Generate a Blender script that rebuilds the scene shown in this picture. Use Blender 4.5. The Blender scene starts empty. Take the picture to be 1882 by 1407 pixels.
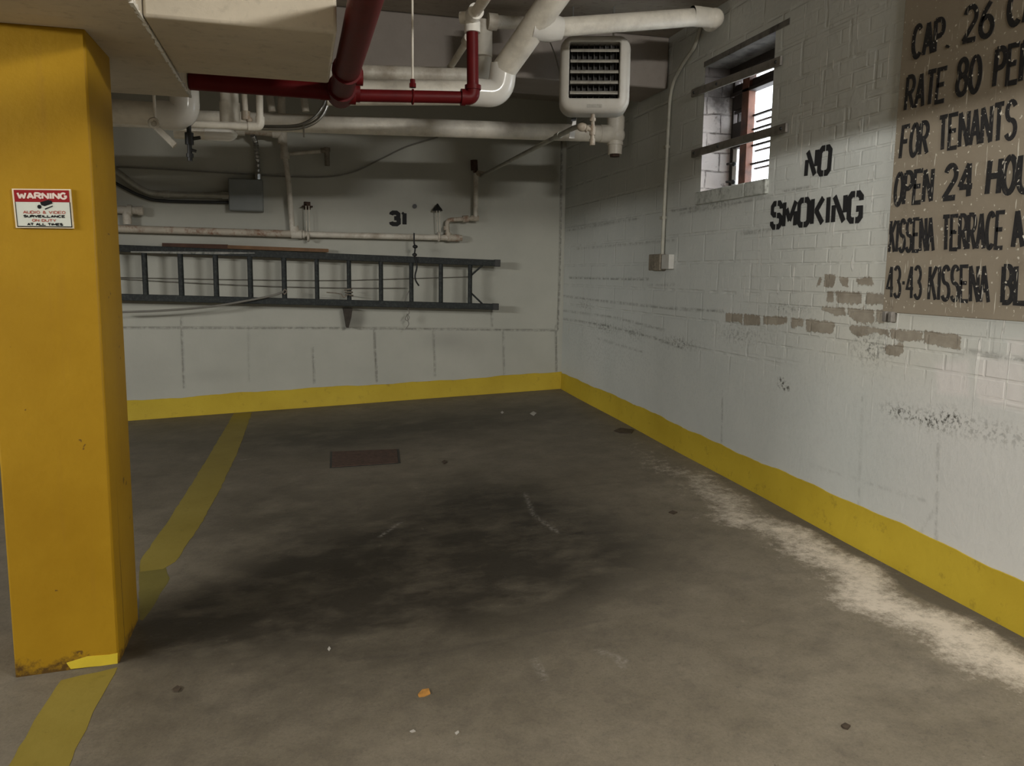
import bpy, bmesh, math, random
import numpy as np
from mathutils import Vector, Matrix

random.seed(7)
rng = np.random.default_rng(11)
SC = bpy.context.scene
COL = SC.collection

# ------------------------------------------------------------------ camera
CX, CY, FL = 941.0, 703.5, 1483.4
YAW, PITCH, ROLL = 0.25767111, -0.13354279, 0.0129501
EYE = 1.5
_f = Vector((math.sin(YAW)*math.cos(PITCH), math.cos(YAW)*math.cos(PITCH), math.sin(PITCH)))
_r0 = Vector((math.cos(YAW), -math.sin(YAW), 0))
_u0 = _r0.cross(_f)
_r = _r0*math.cos(ROLL) + _u0*math.sin(ROLL)
_u = -_r0*math.sin(ROLL) + _u0*math.cos(ROLL)
cam = bpy.data.cameras.new('camera')
cam.sensor_width = 36.0
cam.lens = FL/1882*36.0
cam.clip_start = .05
co = bpy.data.objects.new('camera', cam)
COL.objects.link(co)
M = Matrix((( _r.x, _u.x, -_f.x, 0), (_r.y, _u.y, -_f.y, 0), (_r.z, _u.z, -_f.z, EYE), (0, 0, 0, 1)))
co.matrix_world = M
SC.camera = co

# ------------------------------------------------------------------ world, lights, exposure
SC.view_settings.view_transform = 'Standard'
SC.view_settings.look = 'None'
SC.view_settings.gamma = 1
SC.view_settings.use_curve_mapping = False
SC.view_settings.exposure = 0.12
W = bpy.data.worlds.new('world'); SC.world = W
W.use_nodes = True
W.node_tree.nodes['Background'].inputs[0].default_value = (.93, .95, 1.0, 1)
W.node_tree.nodes['Background'].inputs[1].default_value = 6.5

def area(name, loc, target, power, sx, sy, color=(1, .955, .87)):
    l = bpy.data.lights.new(name, 'AREA')
    l.shape = 'RECTANGLE'; l.size = sx; l.size_y = sy; l.energy = power; l.color = color
    o = bpy.data.objects.new(name, l); COL.objects.link(o)
    o.location = loc
    d = Vector(target) - Vector(loc)
    o.rotation_euler = d.to_track_quat('-Z', 'Y').to_euler()
    return o
area('aisle_lamp', (-6.0, 1.25, 2.48), (2.7, 3.4, 1.4), 275, 3.3, .10, (1, .985, .94))
area('bay_lamp', (1.9, -3.5, 2.79), (0.3, 5, 1.3), 52, 1.4, .10, (1, .97, .90))
area('wall_lamp', (2.42, 0.1, 3.10), (-0.4, 4.0, 1.2), 100, 1.2, .10, (1, .97, .91))

# ------------------------------------------------------------------ pixel to place helpers (on known planes)
O = Vector((0, 0, EYE))
def ray(x, y): return _f + _r*((x-CX)/FL) - _u*((y-CY)/FL)
def at_y(x, y, Y): d = ray(x, y); return O + d*(Y/d.y)
def at_x(x, y, X): d = ray(x, y); return O + d*(X/d.x)
FA, FB, FC = -.07, .048, .028           # the floor slopes: z = FA + FB x + FC y
def fz(x, y): return FA + FB*x + FC*y
def at_f(x, y):
    d = ray(x, y); t = (FA - EYE)/(d.z - FB*d.x - FC*d.y); return O + d*t

XR, YB, ZC = 2.711, 8.2, 3.265

# ------------------------------------------------------------------ materials
def new_mat(name):
    m = bpy.data.materials.new(name); m.use_nodes = True
    nt = m.node_tree; b = nt.nodes['Principled BSDF']
    return m, nt, b
class N:
    def __init__(s, nt): s.nt = nt
    def n(s, typ, **kw):
        nd = s.nt.nodes.new(typ)
        for k, v in kw.items(): setattr(nd, k, v)
        return nd
    def link(s, a, b): s.nt.links.new(a, b)
    def pos(s): return s.n('ShaderNodeTexCoord').outputs['Object']
    def noise(s, scale, detail=4, rough=.6, vec=None, dist=0):
        nd = s.n('ShaderNodeTexNoise'); nd.inputs['Scale'].default_value = scale
        nd.inputs['Detail'].default_value = detail; nd.inputs['Roughness'].default_value = rough
        nd.inputs['Distortion'].default_value = dist
        if vec is not None: s.link(vec, nd.inputs['Vector'])
        return nd.outputs['Fac']
    def ramp(s, fac, lo, hi):
        nd = s.n('ShaderNodeMapRange'); nd.inputs['From Min'].default_value = lo; nd.inputs['From Max'].default_value = hi
        s.link(fac, nd.inputs['Value']); return nd.outputs['Result']
    def math(s, op, a, b=None):
        nd = s.n('ShaderNodeMath', operation=op)
        for i, v in enumerate((a, b)):
            if v is None: continue
            if isinstance(v, (int, float)): nd.inputs[i].default_value = v
            else: s.link(v, nd.inputs[i])
        return nd.outputs[0]
    def mix(s, fac, a, b, blend='MIX'):
        nd = s.n('ShaderNodeMix', data_type='RGBA', blend_type=blend)
        for i, v in ((0, fac), (6, a), (7, b)):
            if isinstance(v, (int, float)): nd.inputs[i].default_value = v
            elif isinstance(v, tuple): nd.inputs[i].default_value = (*v, 1) if len(v) == 3 else v
            else: s.link(v, nd.inputs[i])
        return nd.outputs[2]
    def attr(s, name):
        return s.n('ShaderNodeAttribute', attribute_name=name).outputs['Fac']
    def mapping(s, vec, scale=(1, 1, 1), rot=(0, 0, 0)):
        nd = s.n('ShaderNodeMapping'); nd.inputs['Scale'].default_value = scale; nd.inputs['Rotation'].default_value = rot
        s.link(vec, nd.inputs['Vector']); return nd.outputs[0]
    def bump(s, h, bsdf, strength=.3, dist=.01, prev=None):
        nd = s.n('ShaderNodeBump'); nd.inputs['Strength'].default_value = strength; nd.inputs['Distance'].default_value = dist
        s.link(h, nd.inputs['Height'])
        if prev is not None: s.link(prev, nd.inputs['Normal'])
        s.link(nd.outputs[0], bsdf.inputs['Normal']); return nd.outputs[0]

def simple(name, col, rough=.5, metal=0, vary=.12, scale=9, bump=.0, bscale=60, dirt=None, dirt_amt=.5, dscale=6):
    m, nt, b = new_mat(name); g = N(nt); p = g.pos()
    f = g.noise(scale, 5, .6, p)
    c = g.mix(g.ramp(f, .3, .7), tuple(x*(1-vary) for x in col), tuple(min(1, x*(1+vary)) for x in col))
    if dirt:
        d = g.noise(dscale, 8, .7, p)
        c = g.mix(g.math('MULTIPLY', g.ramp(d, .48, .68), dirt_amt), c, dirt)
    g.link(c, b.inputs['Base Color'])
    b.inputs['Roughness'].default_value = rough; b.inputs['Metallic'].default_value = metal
    if bump: g.bump(g.noise(bscale, 4, .6, p), b, bump, .004)
    return m

MAT = {}
MAT['white_pipe'] = simple('white_pipe_paint', (.80, .755, .66), .42, dirt=(.30, .25, .18), dirt_amt=.35, bump=.15, bscale=30)
MAT['gloss_white'] = simple('glossy_white_fitting', (.80, .775, .72), .16, vary=.05)
MAT['old_pipe'] = simple('stained_white_pipe', (.62, .58, .50), .5, dirt=(.24, .17, .10), dirt_amt=.6, bump=.15, bscale=30)
MAT['rust_pipe'] = simple('rusty_painted_pipe', (.48, .43, .35), .6, dirt=(.20, .075, .03), dirt_amt=.95, dscale=14, bump=.3, bscale=50)
MAT['red'] = simple('red_pipe_paint', (.105, .006, .007), .48, vary=.15, bump=.1, bscale=40)
MAT['red'].node_tree.nodes['Principled BSDF'].inputs['Specular IOR Level'].default_value = .18
MAT['heater'] = simple('heater_enamel', (.55, .525, .47), .35, vary=.05, dirt=(.36, .30, .22), dirt_amt=.25)
MAT['louver'] = simple('louver_enamel', (.42, .40, .35), .4, dirt=(.15, .12, .08), dirt_amt=.5, dscale=25)
MAT['black'] = simple('dark_metal', (.018, .018, .017), .5, vary=.3)
MAT['cavity'] = simple('heater_interior', (.03, .028, .025), .7)
MAT['fin'] = simple('heater_fins', (.10, .095, .085), .5, .3)
MAT['ladder'] = simple('ladder_dark_green', (.013, .017, .017), .7, vary=.3, dirt=(.20, .21, .19), dirt_amt=.2, dscale=40, bump=.2)
MAT['ladder_pale'] = simple('ladder_pale_streak', (.30, .30, .27), .6, vary=.3, dirt=(.05, .06, .05), dirt_amt=.9, dscale=30)
MAT['plank_dark'] = simple('dark_plank', (.085, .035, .018), .7, vary=.3)
MAT['plank'] = simple('brown_plank', (.19, .098, .042), .7, vary=.25)
MAT['steel'] = simple('galvanised_steel', (.45, .45, .44), .28, .9, vary=.1)
MAT['box_grey'] = simple('junction_box_grey', (.21, .225, .22), .5, vary=.06)
MAT['wall_conduit'] = simple('dull_painted_conduit', (.40, .39, .33), .5, dirt=(.2, .17, .12), dirt_amt=.5)
MAT['conduit_grey'] = simple('dull_conduit', (.36, .35, .30), .35, .4, dirt=(.12, .09, .06), dirt_amt=.5)
MAT['brass'] = simple('tarnished_fitting', (.44, .38, .30), .45, dirt=(.24, .13, .06), dirt_amt=.7, dscale=30)
MAT['rust'] = simple('rust', (.066, .037, .025), .85, vary=.4, scale=30, bump=.4)
MAT['bracket_dark'] = simple('dark_rusty_iron', (.045, .036, .028), .8, vary=.4, scale=30)
MAT['cable'] = simple('grey_cable', (.20, .19, .165), .6)
MAT['black_cord'] = simple('black_cord', (.012, .012, .012), .6)
MAT['rope'] = simple('dirty_rope', (.22, .19, .15), .9, dirt=(.06, .05, .04), dirt_amt=.7, dscale=40)
MAT['lettering'] = simple('black_lettering', (.009, .009, .010), .75, vary=.3)
MAT['lettering_worn'] = simple('worn_black_lettering', (.011, .010, .011), .75, vary=.35, dirt=(.12, .10, .08), dirt_amt=.3, dscale=60)
MAT['sign_white'] = simple('sign_white', (.60, .62, .55), .12, vary=.03, bump=.25, bscale=25)
MAT['sign_red'] = simple('sign_red', (.27, .022, .026), .16, vary=.1, bump=.25, bscale=25)
MAT['sign_pink'] = simple('sign_faded_red_letters', (.40, .11, .08), .3)
MAT['sign_black'] = simple('sign_black', (.015, .015, .016), .25)
MAT['sign_edge'] = simple('sign_cream_edge', (.72, .62, .45), .25)
MAT['sign_letters'] = simple('sign_pale_letters', (.70, .58, .52), .25)
MAT['frame_brown'] = simple('window_frame_brown', (.17, .062, .032), .5, vary=.2, dirt=(.02, .014, .011), dirt_amt=.8, dscale=7)
MAT['frame_dark'] = simple('window_frame_sooty', (.030, .022, .018), .7, vary=.3)
MAT['bar'] = simple('grey_flat_bar', (.20, .185, .165), .6, vary=.2, dirt=(.07, .055, .04), dirt_amt=.6, dscale=14)
MAT['soot'] = simple('sooty_lintel', (.16, .15, .135), .8, vary=.25, dirt=(.02, .018, .016), dirt_amt=.9, dscale=7)
MAT['outlet'] = simple('old_outlet_box', (.22, .19, .145), .5, vary=.2, dirt=(.06, .045, .03), dirt_amt=.7, dscale=30)
MAT['outlet_pale'] = simple('outlet_plate', (.55, .54, .50), .4)
MAT['tag'] = simple('white_tag', (.72, .70, .66), .5)
MAT['orange'] = simple('orange_scrap', (.40, .19, .04), .7, vary=.3, scale=40)
MAT['leaf'] = simple('dry_leaf', (.05, .035, .022), .8, vary=.4, scale=40)
MAT['chip'] = simple('pale_chip', (.42, .40, .36), .7)
MAT['patch_yellow'] = simple('fresh_lemon_paint', (.62, .47, .035), .45, vary=.08)

def concrete(name, col, rough=.75, lines=None, dirt=(.10, .085, .065), dirt_amt=.35, bump=.25):
    m, nt, b = new_mat(name); g = N(nt); p = g.pos()
    f = g.noise(1.6, 8, .65, p); f2 = g.noise(22, 5, .6, p)
    c = g.mix(g.ramp(f, .3, .7), tuple(x*.82 for x in col), tuple(x*1.12 for x in col))
    c = g.mix(g.math('MULTIPLY', g.ramp(f2, .55, .8), dirt_amt), c, dirt)
    h = f2
    if lines:
        sp_ = g.n('ShaderNodeSeparateXYZ'); g.link(p, sp_.inputs[0])
        yv = g.math('ADD', sp_.outputs[1], g.math('MULTIPLY', g.noise(1.5, 2, .5, p), .012))
        fr = g.math('FRACT', g.math('DIVIDE', g.math('ADD', yv, 20.03), lines[1]))
        ln = g.ramp(g.math('ABSOLUTE', g.math('SUBTRACT', fr, .5)), .5-.010/lines[1]*.5-.012, .5-.002)
        ln = g.ramp(ln, .3, .7)
        brk = g.ramp(g.noise(3.1, 4, .6, p), .42, .58)
        k = g.math('MULTIPLY', ln, brk)
        c = g.mix(g.math('MULTIPLY', k, .45), c, (.62, .58, .52))
        h = g.math('ADD', h, g.math('MULTIPLY', ln, 1.2))
    g.link(c, b.inputs['Base Color']); b.inputs['Roughness'].default_value = rough
    g.bump(h, b, bump, .006)
    return m
MAT['soffit'] = concrete('painted_beam_concrete', (.60, .535, .425), lines=('Y', .26))
MAT['soffit_x'] = concrete('painted_beam_boards', (.60, .535, .425), lines=('Y', .235))
MAT['ceiling'] = concrete('ceiling_concrete', (.36, .32, .27), lines=('Y', .14), dirt_amt=.6)
MAT['girder'] = concrete('painted_girder', (.29, .255, .225), dirt_amt=.15)
MAT['plain'] = concrete('plain_wall_paint', (.30, .29, .26))

def m_wall_right():
    m, nt, b = new_mat('painted_masonry'); g = N(nt); p = g.pos()
    base = g.mix(g.ramp(g.noise(1.3, 6, .6, p), .3, .7), (.535, .56, .535), (.62, .635, .605))
    fine = g.noise(38, 6, .65, p)
    base = g.mix(g.math('MULTIPLY', g.ramp(fine, .62, .82), .22), base, (.33, .33, .30))
    # cool grey repaint in lower zones / warm cream near the peeled bricks
    base = g.mix(g.attr('cream'), base, (.62, .615, .55))
    base = g.mix(g.attr('pink'), base, (.76, .72, .69))
    dz = g.math('MULTIPLY', g.ramp(g.noise(1, 3, .5, g.mapping(p, (1, 46, 3.6))), .655, .68), g.attr('drip'))
    base = g.mix(dz, base, (.82, .81, .76))
    # peeled paint
    pn = g.math('ADD', g.attr('peel'), g.math('MULTIPLY', g.math('SUBTRACT', g.noise(45, 5, .7, p), .5), .9))
    pk = g.ramp(pn, .46, .54)
    tan = g.mix(g.ramp(g.noise(9, 5, .6, p), .35, .65), (.27, .235, .185), (.385, .345, .28))
    base = g.mix(pk, base, tan)
    sn = g.math('MULTIPLY', g.attr('speck'), g.ramp(g.noise(42, 7, .8, p), .50, .57))
    base = g.mix(sn, base, (.06, .056, .045))
    crk = g.math('MULTIPLY', g.attr('crack'), g.ramp(g.noise(26, 4, .7, p), .40, .58))
    base = g.mix(g.math('MULTIPLY', crk, .85), base, (.09, .085, .075))
    g.link(base, b.inputs['Base Color'])
    b.inputs['Roughness'].default_value = .5
    # mortar joints: (y, z) mapped to brick texture
    sep = g.n('ShaderNodeSeparateXYZ'); g.link(p, sep.inputs[0])
    cmb = g.n('ShaderNodeCombineXYZ'); g.link(sep.outputs[1], cmb.inputs[0]); g.link(sep.outputs[2], cmb.inputs[1])
    wob = g.noise(7, 3, .5, p)
    hs = []
    for bw, rh, ms in ((.41, .2, .014), (.215, .079, .009)):
        br = g.n('ShaderNodeTexBrick'); br.inputs['Scale'].default_value = 1
        br.inputs['Brick Width'].default_value = bw; br.inputs['Row Height'].default_value = rh
        br.inputs['Mortar Size'].default_value = ms; br.inputs['Mortar Smooth'].default_value = .6
        g.link(cmb.outputs[0], br.inputs['Vector']); hs.append(br.outputs['Fac'])
    k = g.attr('brick')
    h = g.math('ADD', g.math('MULTIPLY', hs[0], g.math('SUBTRACT', 1.0, k)), g.math('MULTIPLY', hs[1], k))
    h = g.math('MULTIPLY', g.math('MULTIPLY', h, g.ramp(wob, .35, .65)), g.attr('joint'))
    n1 = g.bump(g.math('MULTIPLY', h, -1), b, .55, .012)
    n2 = g.bump(pk, b, .5, -.006, n1)
    n3 = g.bump(g.noise(30, 6, .6, p), b, .28, .008, n2)
    g.bump(dz, b, .7, .01, n3)
    return m
MAT['wall_right'] = m_wall_right()

def m_wall_back():
    m, nt, b = new_mat('painted_concrete_wall'); g = N(nt); p = g.pos()
    base = g.mix(g.ramp(g.noise(1.1, 6, .6, p), .3, .7), (.385, .385, .335), (.475, .47, .41))
    base = g.mix(g.math('MULTIPLY', g.ramp(g.noise(30, 6, .7, p), .6, .8), .2), base, (.22, .21, .18))
    crk = g.math('MULTIPLY', g.attr('crack'), g.ramp(g.noise(24, 4, .7, p), .34, .56))
    base = g.mix(g.math('MULTIPLY', crk, .8), base, (.07, .065, .055))
    base = g.mix(g.math('MULTIPLY', g.attr('stain'), .55), base, (.17, .16, .145))
    g.link(base, b.inputs['Base Color']); b.inputs['Roughness'].default_value = .6
    n1 = g.bump(g.noise(14, 6, .6, p), b, .2, .01)
    g.bump(g.attr('crack'), b, .5, -.01, n1)
    return m
MAT['wall_back'] = m_wall_back()

def m_floor():
    m, nt, b = new_mat('stained_concrete_floor'); g = N(nt); p = g.pos()
    st = g.mapping(p, (.6, 2.4, 1))
    base = g.mix(g.ramp(g.noise(2.4, 8, .7, p), .25, .75), (.140, .119, .083), (.245, .213, .160))
    base = g.mix(g.math('MULTIPLY', g.ramp(g.noise(70, 5, .7, p), .52, .75), .4), base, (.05, .042, .034))
    base = g.mix(g.math('MULTIPLY', g.ramp(g.noise(160, 3, .6, p), .6, .75), .30), base, (.22, .195, .165))
    base = g.mix(g.math('MULTIPLY', g.ramp(g.noise(7, 9, .75, p), .46, .66), .45), base, (.085, .072, .057))
    dk = g.math('MULTIPLY', g.attr('oil_dark'), g.ramp(g.noise(2.6, 8, .7, g.mapping(p, (1, 1.5, 1))), .0, .55))
    base = g.mix(dk, base, (.020, .016, .011))
    gr = g.ramp(g.noise(115, 4, .8, p), .3, .7)
    base = g.mix(.40, base, g.mix(gr, (.35, .34, .33), (.66, .66, .66)), 'OVERLAY')
    ln = g.math('ADD', g.attr('salt'), g.math('MULTIPLY', g.math('SUBTRACT', g.noise(15, 9, .85, p), .5), 2.4))
    base = g.mix(g.math('MULTIPLY', g.ramp(ln, .3, .95), .97), base, (.64, .57, .475))
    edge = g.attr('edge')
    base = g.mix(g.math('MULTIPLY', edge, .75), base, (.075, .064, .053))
    crk = g.math('MULTIPLY', g.attr('crack'), g.ramp(g.noise(22, 4, .7, p), .3, .55))
    base = g.mix(crk, base, (.05, .042, .035))
    base = g.mix(g.math('MULTIPLY', g.attr('scratch'), g.ramp(g.noise(50, 4, .7, p), .42, .6)), base, (.36, .34, .30))
    sp = g.ramp(g.noise(18, 6, .75, p), .665, .70)
    base = g.mix(g.math('MULTIPLY', sp, .7), base, (.05, .043, .036))
    g.link(base, b.inputs['Base Color'])
    rg = g.n('ShaderNodeMapRange'); rg.inputs['To Min'].default_value = .72; rg.inputs['To Max'].default_value = .5
    g.link(g.attr('oil_dark'), rg.inputs['Value']); g.link(rg.outputs[0], b.inputs['Roughness'])
    n1 = g.bump(g.noise(45, 6, .65, p), b, .22, .006)
    g.bump(g.noise(3, 4, .5, p), b, .12, .03, n1)
    return m
MAT['floor'] = m_floor()

def m_yellow(name, c1, c2, rust=False):
    m, nt, b = new_mat(name); g = N(nt); p = g.pos()
    c = g.mix(g.ramp(g.noise(2.2, 6, .6, p), .3, .7), c1, c2)
    c = g.mix(g.math('MULTIPLY', g.ramp(g.noise(33, 6, .7, p), .62, .78), .35), c, (.20, .12, .02))
    if rust:
        sep = g.n('ShaderNodeSeparateXYZ'); g.link(p, sep.inputs[0])
        low = g.ramp(sep.outputs[2], .13, -.03)
        n = g.math('ADD', g.math('MULTIPLY', low, .42), g.math('MULTIPLY', g.noise(17, 7, .75, p), .72))
        c = g.mix(g.math('MULTIPLY', g.ramp(n, .58, .72), .85), c, (.045, .022, .012))
        stv = g.mapping(p, (11, 11, .7))
        s = g.noise(1, 4, .6, stv)
        c = g.mix(g.math('MULTIPLY', g.ramp(s, .60, .76), .40), c, (.26, .13, .02))
        yy = g.math('ABSOLUTE', g.math('SUBTRACT', sep.outputs[1], g.math('ADD', -.118, g.math('MULTIPLY', g.noise(9, 4, .6, p), .03))))
        ck = g.math('MULTIPLY', g.ramp(yy, .005, .002), g.ramp(sep.outputs[2], .75, .35))
        ck = g.math('MULTIPLY', ck, g.math('GREATER_THAN', sep.outputs[0], .16))
        c = g.mix(g.math('MULTIPLY', ck, .85), c, (.05, .025, .01))
        sp = g.ramp(g.noise(13, 3, .6, p), .72, .735)
        c = g.mix(g.math('MULTIPLY', sp, .8), c, (.09, .045, .015))
    else:
        c = g.mix(g.math('MULTIPLY', g.ramp(g.noise(11, 7, .75, p), .58, .72), .45), c, (.12, .095, .02))
    g.link(c, b.inputs['Base Color']); b.inputs['Roughness'].default_value = .55; b.inputs['Specular IOR Level'].default_value = .22
    g.bump(g.noise(26, 6, .6, p), b, .25, .006)
    return m
MAT['column'] = m_yellow('yellow_column_paint', (.30, .163, .005), (.37, .212, .010), True)
MAT['base_yellow'] = m_yellow('yellow_base_paint', (.47, .335, .026), (.56, .41, .037))
MAT['stripe'] = m_yellow('worn_yellow_line', (.20, .152, .026), (.255, .20, .042))
MAT['stripe_old'] = m_yellow('older_dull_yellow_line', (.115, .095, .022), (.155, .13, .032))

def m_sign():
    m, nt, b = new_mat('tan_sign_paint'); g = N(nt); p = g.pos()
    c = g.mix(g.ramp(g.noise(3, 6, .6, p), .3, .7), (.265, .222, .165), (.315, .27, .205))
    drip = g.noise(1, 3, .5, g.mapping(p, (1, 75, 7)))
    k = g.ramp(drip, .665, .69)
    dots = g.ramp(g.noise(62, 2, .4, p), .69, .705)
    c = g.mix(g.math('MAXIMUM', k, dots), c, (.60, .56, .47))
    c = g.mix(g.math('MULTIPLY', g.ramp(g.noise(9, 7, .7, p), .56, .75), .4), c, (.13, .10, .07))
    g.link(c, b.inputs['Base Color']); b.inputs['Roughness'].default_value = .5
    g.bump(g.math('ADD', k, g.noise(40, 5, .6, p)), b, .2, .005)
    return m
MAT['board'] = m_sign()
def m_letters():
    m, nt, b = new_mat('worn_black_sign_lettering'); g = N(nt); p = g.pos()
    c = g.mix(g.ramp(g.noise(12, 5, .6, p), .3, .7), (.008, .0075, .008), (.015, .014, .015))
    c = g.mix(g.math('MULTIPLY', g.ramp(g.noise(60, 5, .7, p), .56, .72), .45), c, (.13, .11, .085))
    k = g.ramp(g.noise(1, 3, .5, g.mapping(p, (1, 75, 7))), .665, .69); dots = g.ramp(g.noise(62, 2, .4, p), .68, .70)
    c = g.mix(g.math('MAXIMUM', k, dots), c, (.56, .52, .44))
    g.link(c, b.inputs['Base Color']); b.inputs['Roughness'].default_value = .75
    return m
MAT['lettering_worn'] = m_letters()
def m_reveal():
    m, nt, b = new_mat('whitewashed_reveal'); g = N(nt); p = g.pos()
    sep = g.n('ShaderNodeSeparateXYZ'); g.link(p, sep.inputs[0]); cmb = g.n('ShaderNodeCombineXYZ')
    g.link(g.math('ADD', sep.outputs[0], sep.outputs[1]), cmb.inputs[0]); g.link(sep.outputs[2], cmb.inputs[1])
    wob = g.n('ShaderNodeVectorMath', operation='ADD'); ns = g.n('ShaderNodeTexNoise'); ns.inputs['Scale'].default_value = 6; g.link(p, ns.inputs['Vector'])
    sc_ = g.n('ShaderNodeVectorMath', operation='SCALE'); sc_.inputs['Scale'].default_value = .035; g.link(ns.outputs['Color'], sc_.inputs[0])
    g.link(cmb.outputs[0], wob.inputs[0]); g.link(sc_.outputs[0], wob.inputs[1])
    br = g.n('ShaderNodeTexBrick'); br.inputs['Scale'].default_value = 1; br.inputs['Brick Width'].default_value = .21; br.inputs['Row Height'].default_value = .125; br.inputs['Mortar Size'].default_value = .007; br.inputs['Mortar Smooth'].default_value = .5
    g.link(wob.outputs[0], br.inputs['Vector'])
    c = g.mix(g.ramp(g.noise(5, 6, .6, p), .3, .7), (.50, .455, .43), (.66, .61, .58))
    c = g.mix(g.math('MULTIPLY', br.outputs['Fac'], g.ramp(g.noise(9, 4, .6, p), .35, .6)), c, (.10, .08, .07))
    c = g.mix(g.math('MULTIPLY', g.ramp(g.noise(20, 7, .75, p), .56, .66), .7), c, (.15, .115, .10))
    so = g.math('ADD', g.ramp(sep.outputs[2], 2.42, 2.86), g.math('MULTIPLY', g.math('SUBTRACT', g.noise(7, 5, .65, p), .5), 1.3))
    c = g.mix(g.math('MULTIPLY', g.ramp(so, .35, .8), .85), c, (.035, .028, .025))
    g.link(c, b.inputs['Base Color']); b.inputs['Roughness'].default_value = .7
    g.bump(g.math('SUBTRACT', g.noise(14, 6, .6, p), br.outputs['Fac']), b, .6, .01)
    return m
MAT['reveal'] = m_reveal()
MAT['sill'] = simple('grey_painted_sill', (.50, .52, .485), .65, vary=.15, dirt=(.08, .075, .06), dirt_amt=.7, dscale=16, bump=.4)

def m_glass():
    m = bpy.data.materials.new('window_glass'); m.use_nodes = True; nt = m.node_tree
    for x in list(nt.nodes): nt.nodes.remove(x)
    g = N(nt); out = g.n('ShaderNodeOutputMaterial'); tr = g.n('ShaderNodeBsdfTransparent'); gl = g.n('ShaderNodeBsdfGlossy')
    tr.inputs[0].default_value = (.93, .95, .95, 1); gl.inputs['Roughness'].default_value = .03
    mx = g.n('ShaderNodeMixShader'); mx.inputs[0].default_value = .05
    g.link(tr.outputs[0], mx.inputs[1]); g.link(gl.outputs[0], mx.inputs[2]); g.link(mx.outputs[0], out.inputs[0])
    return m
MAT['glass'] = m_glass()

# ------------------------------------------------------------------ mesh builder
def rot_min(a, b):
    return a.rotation_difference(b)
class MB:
    def __init__(s): s.v = []; s.f = []
    def add(s, vs, fs):
        o = len(s.v); s.v += [Vector(v) for v in vs]; s.f += [tuple(i+o for i in f) for f in fs]; return s
    def box(s, lo, hi):
        x0, y0, z0 = lo; x1, y1, z1 = hi
        return s.add([(x0, y0, z0), (x1, y0, z0), (x1, y1, z0), (x0, y1, z0), (x0, y0, z1), (x1, y0, z1), (x1, y1, z1), (x0, y1, z1)],
                     [(0, 3, 2, 1), (4, 5, 6, 7), (0, 1, 5, 4), (1, 2, 6, 5), (2, 3, 7, 6), (3, 0, 4, 7)])
    def hexa(s, bot, top):
        n = len(bot)
        return s.add(list(bot)+list(top), [tuple(range(n))[::-1], tuple(range(n, 2*n))] + [(i, (i+1) % n, n+(i+1) % n, n+i) for i in range(n)])
    def beam(s, a, b, w, h, up=(0, 0, 1)):
        a = Vector(a); b = Vector(b); d = (b-a).normalized(); up = Vector(up)
        sd = d.cross(up).normalized(); up = sd.cross(d).normalized()
        q = lambda p: [p+sd*w/2+up*h/2, p-sd*w/2+up*h/2, p-sd*w/2-up*h/2, p+sd*w/2-up*h/2]
        return s.hexa(q(a), q(b))
    def tube(s, pts, r, seg=14, caps=True):
        pts = [Vector(p) for p in pts]; n = len(pts)
        rs = r if isinstance(r, (list, tuple)) else [r]*n
        d0 = (pts[1]-pts[0]).normalized()
        ref = Vector((0, 0, 1)) if abs(d0.z) < .9 else Vector((1, 0, 0))
        a = d0.cross(ref).normalized(); b = d0.cross(a)
        prev = d0; vs = []; o = len(s.v)
        for i, p in enumerate(pts):
            if i == 0: d = d0
            elif i == n-1: d = (pts[i]-pts[i-1]).normalized()
            else: d = ((pts[i]-pts[i-1]).normalized()+(pts[i+1]-pts[i]).normalized()).normalized()
            if i: q = rot_min(prev, d); a = q @ a; b = q @ b
            prev = d
            for k in range(seg):
                t = 2*math.pi*k/seg; vs.append(p+(a*math.cos(t)+b*math.sin(t))*rs[i])
        fs = [(i*seg+k, i*seg+(k+1) % seg, (i+1)*seg+(k+1) % seg, (i+1)*seg+k) for i in range(n-1) for k in range(seg)]
        if caps: fs += [tuple(range(seg))[::-1], tuple((n-1)*seg+k for k in range(seg))]
        return s.add(vs, fs)
    def sphere(s, c, r, seg=14, rings=8, sc=(1, 1, 1)):
        c = Vector(c); vs = [c+Vector((0, 0, r*sc[2]))]
        for i in range(1, rings):
            ph = math.pi*i/rings
            for k in range(seg):
                t = 2*math.pi*k/seg; vs.append(c+Vector((r*sc[0]*math.sin(ph)*math.cos(t), r*sc[1]*math.sin(ph)*math.sin(t), r*sc[2]*math.cos(ph))))
        vs.append(c-Vector((0, 0, r*sc[2]))); fs = []
        for k in range(seg): fs.append((0, 1+k, 1+(k+1) % seg))
        for i in range(rings-2):
            for k in range(seg): a = 1+i*seg+k; b = 1+i*seg+(k+1) % seg; fs.append((a, a+seg, b+seg, b))
        L = len(vs)-1; base = 1+(rings-2)*seg
        for k in range(seg): fs.append((L, base+(k+1) % seg, base+k))
        return s.add(vs, fs)
    def torus(s, c, axis, R, r, seg=20, rs=8):
        ax = Vector(axis).normalized(); a = ax.orthogonal().normalized(); b = ax.cross(a)
        pts = [Vector(c)+(a*math.cos(2*math.pi*i/seg)+b*math.sin(2*math.pi*i/seg))*R for i in range(seg)]
        vs = []
        for i, p in enumerate(pts):
            e = (p-Vector(c)).normalized()
            for k in range(rs):
                t = 2*math.pi*k/rs; vs.append(p+e*r*math.cos(t)+ax*r*math.sin(t))
        return s.add(vs, [(i*rs+k, ((i+1) % seg)*rs+k, ((i+1) % seg)*rs+(k+1) % rs, i*rs+(k+1) % rs) for i in range(seg) for k in range(rs)])
    def moved(s, f):
        s.v = [f(v) for v in s.v]; return s

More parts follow.
